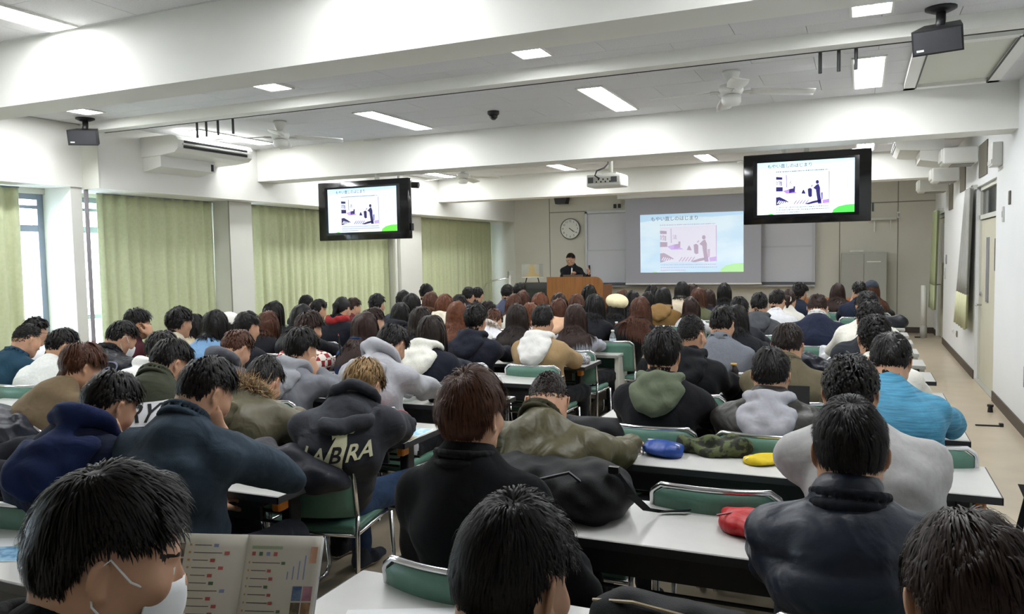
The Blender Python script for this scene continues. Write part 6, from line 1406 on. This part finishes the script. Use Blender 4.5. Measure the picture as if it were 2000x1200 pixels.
# bottles
def bottle(label, loc, h, r, m_liq, m_label, m_cap, can=False):
    o = empty('drink_bottle', label, 'bottle', loc)
    if can: prof = [(r*0.92, 0), (r, 0.006), (r, h*0.72), (r*0.85, h*0.82), (r*0.6, h*0.9), (r*0.6, h*0.93)]
    else: prof = [(r*0.9, 0), (r, 0.008), (r, h*0.62), (r*0.8, h*0.76), (r*0.42, h*0.88), (r*0.42, h*0.92)]
    MB().lathe(prof, 18).build('bottle_body', m_liq, o, smooth=True); MB().lathe([(r*1.01, h*0.14), (r*1.015, h*0.16), (r*1.015, h*0.58), (r*1.01, h*0.6)], 18).build('label', m_label, o, smooth=True)
    MB().lathe([(r*(0.66 if can else 0.48), h*0.92), (r*(0.66 if can else 0.48), h)], 14).build('cap', m_cap, o, smooth=True); return o
M_tea = mat('tea', '#8c4a26', .1, trans=0.3); M_tlab = mat('tea_label', '#b0603a', .5, col2='#e2c8a8', vscale=40); M_water = mat('water', '#dbe4e8', .05, trans=.8)
bottle('black and gold coffee bottle on the fifth row table', (-0.755, 5.30, TZ), 0.175, 0.031, mat('can_black', '#1c1815', .3), mat('can_gold', '#2a1a12', .35, col2='#a8843c', vscale=45), mat('cap_gold', '#b89248', .3), True)
bottle('milk tea bottle beside the dark navy sweatshirt', (-2.66, 6.36, TZ), 0.215, 0.032, M_tea, M_tlab, M_white)
bottle('milk tea bottle on a desk before the beret', (-2.35, 8.05, 0.68), 0.215, 0.032, M_tea, M_tlab, M_white)
bottle('clear water bottle on a desk near the aisle', (-2.14, 7.2, 0.68), 0.21, 0.032, M_water, mat('water_label', '#c9d6dc', .4), M_white)
bottle('green drink bottle near the long dark hair', (-0.36, 10.3, 0.68), 0.2, 0.03, mat('green_drink', '#a9c4a4', .1, trans=.5), mat('green_label', '#9ab890', .5), M_white)
# bags
o = blob('shoulder_bag', 'flat black bag with pale zipper by light grey sweatshirt', 'bag', (-2.32, 4.33, TZ), [('e', A(-0.13, 0, 0.02), A(0.13, 0, 0.025), A(0, 1, 0), (0.07, 0.028), (0.07, 0.03), 0.02)], M_bag, 0.01, 0.003); MB().tube([(-0.15, -0.06, 0.03), (-0.05, -0.078, 0.045), (0.06, -0.078, 0.035), (0.16, -0.06, 0.03)], 0.0035, 6).build('zipper', mat('zip_pale', '#b8b4a4', .4), o)
o = blob('shoulder_bag', 'black bag with tan zipper on the nearest table', 'bag', (-0.36, 1.66, TZ), [('e', A(-0.12, 0, 0.07), A(0.12, 0, 0.07), A(0, 1, 0), (0.08, 0.085), (0.08, 0.08), 0.02)], M_bag, 0.01, 0.003, rz=-0.1); MB().tube([(-0.18, -0.03, 0.13), (-0.08, -0.045, 0.15), (0.06, -0.05, 0.145), (0.18, -0.03, 0.12)], 0.004, 6).build('zipper', mat('zip_tan', '#a89878', .4), o)
o = blob('sports_bag', 'black sports bag with white lettering on third row table', 'bag', (-1.16, 3.45, TZ), [('e', A(-0.1, 0, 0.07), A(0.1, 0, 0.07), Y1, (0.09, 0.085), (0.09, 0.085), 0.03)], M_bag, 0.012, 0.003)
t = text_mesh('adidas', 0.06, bold=0.0008, extrude=0.0008); t.materials.clear(); t.materials.append(M_printwh); q = link('lettering', t, o, (0.0, -0.093, 0.07)); q.rotation_euler = (math.pi/2, 0, 0)
blob('plastic_bag', 'crumpled white plastic bag on a right hand desk', 'bag', (-0.13, 7.2, 0.68), [('e', A(-0.12, 0, 0.05), A(0.1, 0, 0.05), Y1, (0.09, 0.07), (0.09, 0.08), 0.03), ('l', A(0.13, 0.0, 0.07), I3, A(0.08, 0.07, 0.06), 0.03)], mat('plastic_white', '#d9dade', .25, bump=.4, bscale=40), 0.013, 0.012)
blob('jacket_heap', 'black jacket heaped beside the khaki jacket', 'jacket', (-0.40, 6.22, TZ), [('e', A(-0.16, 0, 0.05), A(0.18, 0, 0.04), Y1, (0.12, 0.09), (0.12, 0.06), 0.05), ('l', A(-0.02, 0, 0.09), I3, A(0.16, 0.12, 0.06), 0.05)], cloth('#1c1e28', 'nylon'), 0.014, 0.009)
blob('jacket_heap', 'dark grey jacket heaped on the table at left edge', 'jacket', (-4.1, 2.98-0.35, TZ), [('e', A(-0.2, 0, 0.05), A(0.22, 0.0, 0.05), Y1, (0.13, 0.09), (0.13, 0.08), 0.05), ('l', A(0.02, 0.03, 0.1), I3, A(0.2, 0.12, 0.07), 0.05)], cloth('#23252e', 'nylon'), 0.014, 0.01)
blob('shoulder_bag', 'black bag on the window side table', 'bag', (-4.35, 3.5, TZ), [('e', A(-0.13, 0, 0.05), A(0.13, 0, 0.05), Y1, (0.09, 0.07), (0.09, 0.07), 0.03)], M_bag, 0.014, 0.005)
o = blob('shoulder_bag', 'dark pouch bag at the far end of wall side desks', 'bag', (0.36, 10.35, 0.68), [('e', A(-0.08, 0, 0.06), A(0.08, 0, 0.06), Y1, (0.08, 0.08), (0.08, 0.09), 0.03)], cloth('#1b1d26', 'nylon'), 0.015, 0.005)
o = empty('laptop', 'black tablet case standing before the grey hood', 'laptop', (-0.38, 4.42, TZ), 0.05); MB().cbox((0, 0, 0.09), (0.28, 0.012, 0.19), Matrix.Rotation(-0.25, 3, 'X')).build('screen_lid', M_black, o); MB().box(-0.14, 0.14, -0.17, 0.0, 0, 0.014).build('keyboard_base', M_black, o)
# hanging strap and bag on the wall side chair
o = blob('shoulder_bag', 'black bag hung at the chair of the grey sweatshirt', 'bag', (0.40, 2.80, 0.30), [('e', A(0, -0.05, 0.1), A(0, 0.08, 0.1), X1, (0.10, 0.14), (0.10, 0.14), 0.03)], M_bag, 0.013, 0.004, floor=-0.1)
MB().grid([[(-0.02, -0.02, 0.22), (0.0, -0.02, 0.22)], [(0.03, -0.03, 0.4), (0.05, -0.03, 0.4)], [(0.06, -0.02, 0.54), (0.08, -0.02, 0.54)], [(0.05, 0.02, 0.57), (0.07, 0.02, 0.57)], [(0.09, 0.05, 0.5), (0.11, 0.05, 0.5)], [(0.12, 0.06, 0.3), (0.14, 0.06, 0.3)], [(0.09, 0.05, 0.1), (0.11, 0.05, 0.1)]], (0, 0.004, 0)).build('strap', M_bag, o)
o = empty('pen', 'pen in the raised hand of the grey sweatshirt', 'pen', (-2.98, 4.08, 1.0)); MB().tube([(0, 0, 0), (0.01, -0.03, 0.13)], 0.005, 8).build('barrel', M_dark, o); MB().tube([(0.01, -0.03, 0.13), (0.011, -0.033, 0.142)], [.004, .001], 8).build('tip', M_red, o)
place_chair(-0.47, 3.0, 0.05, 'empty green chair behind the third row table on right')
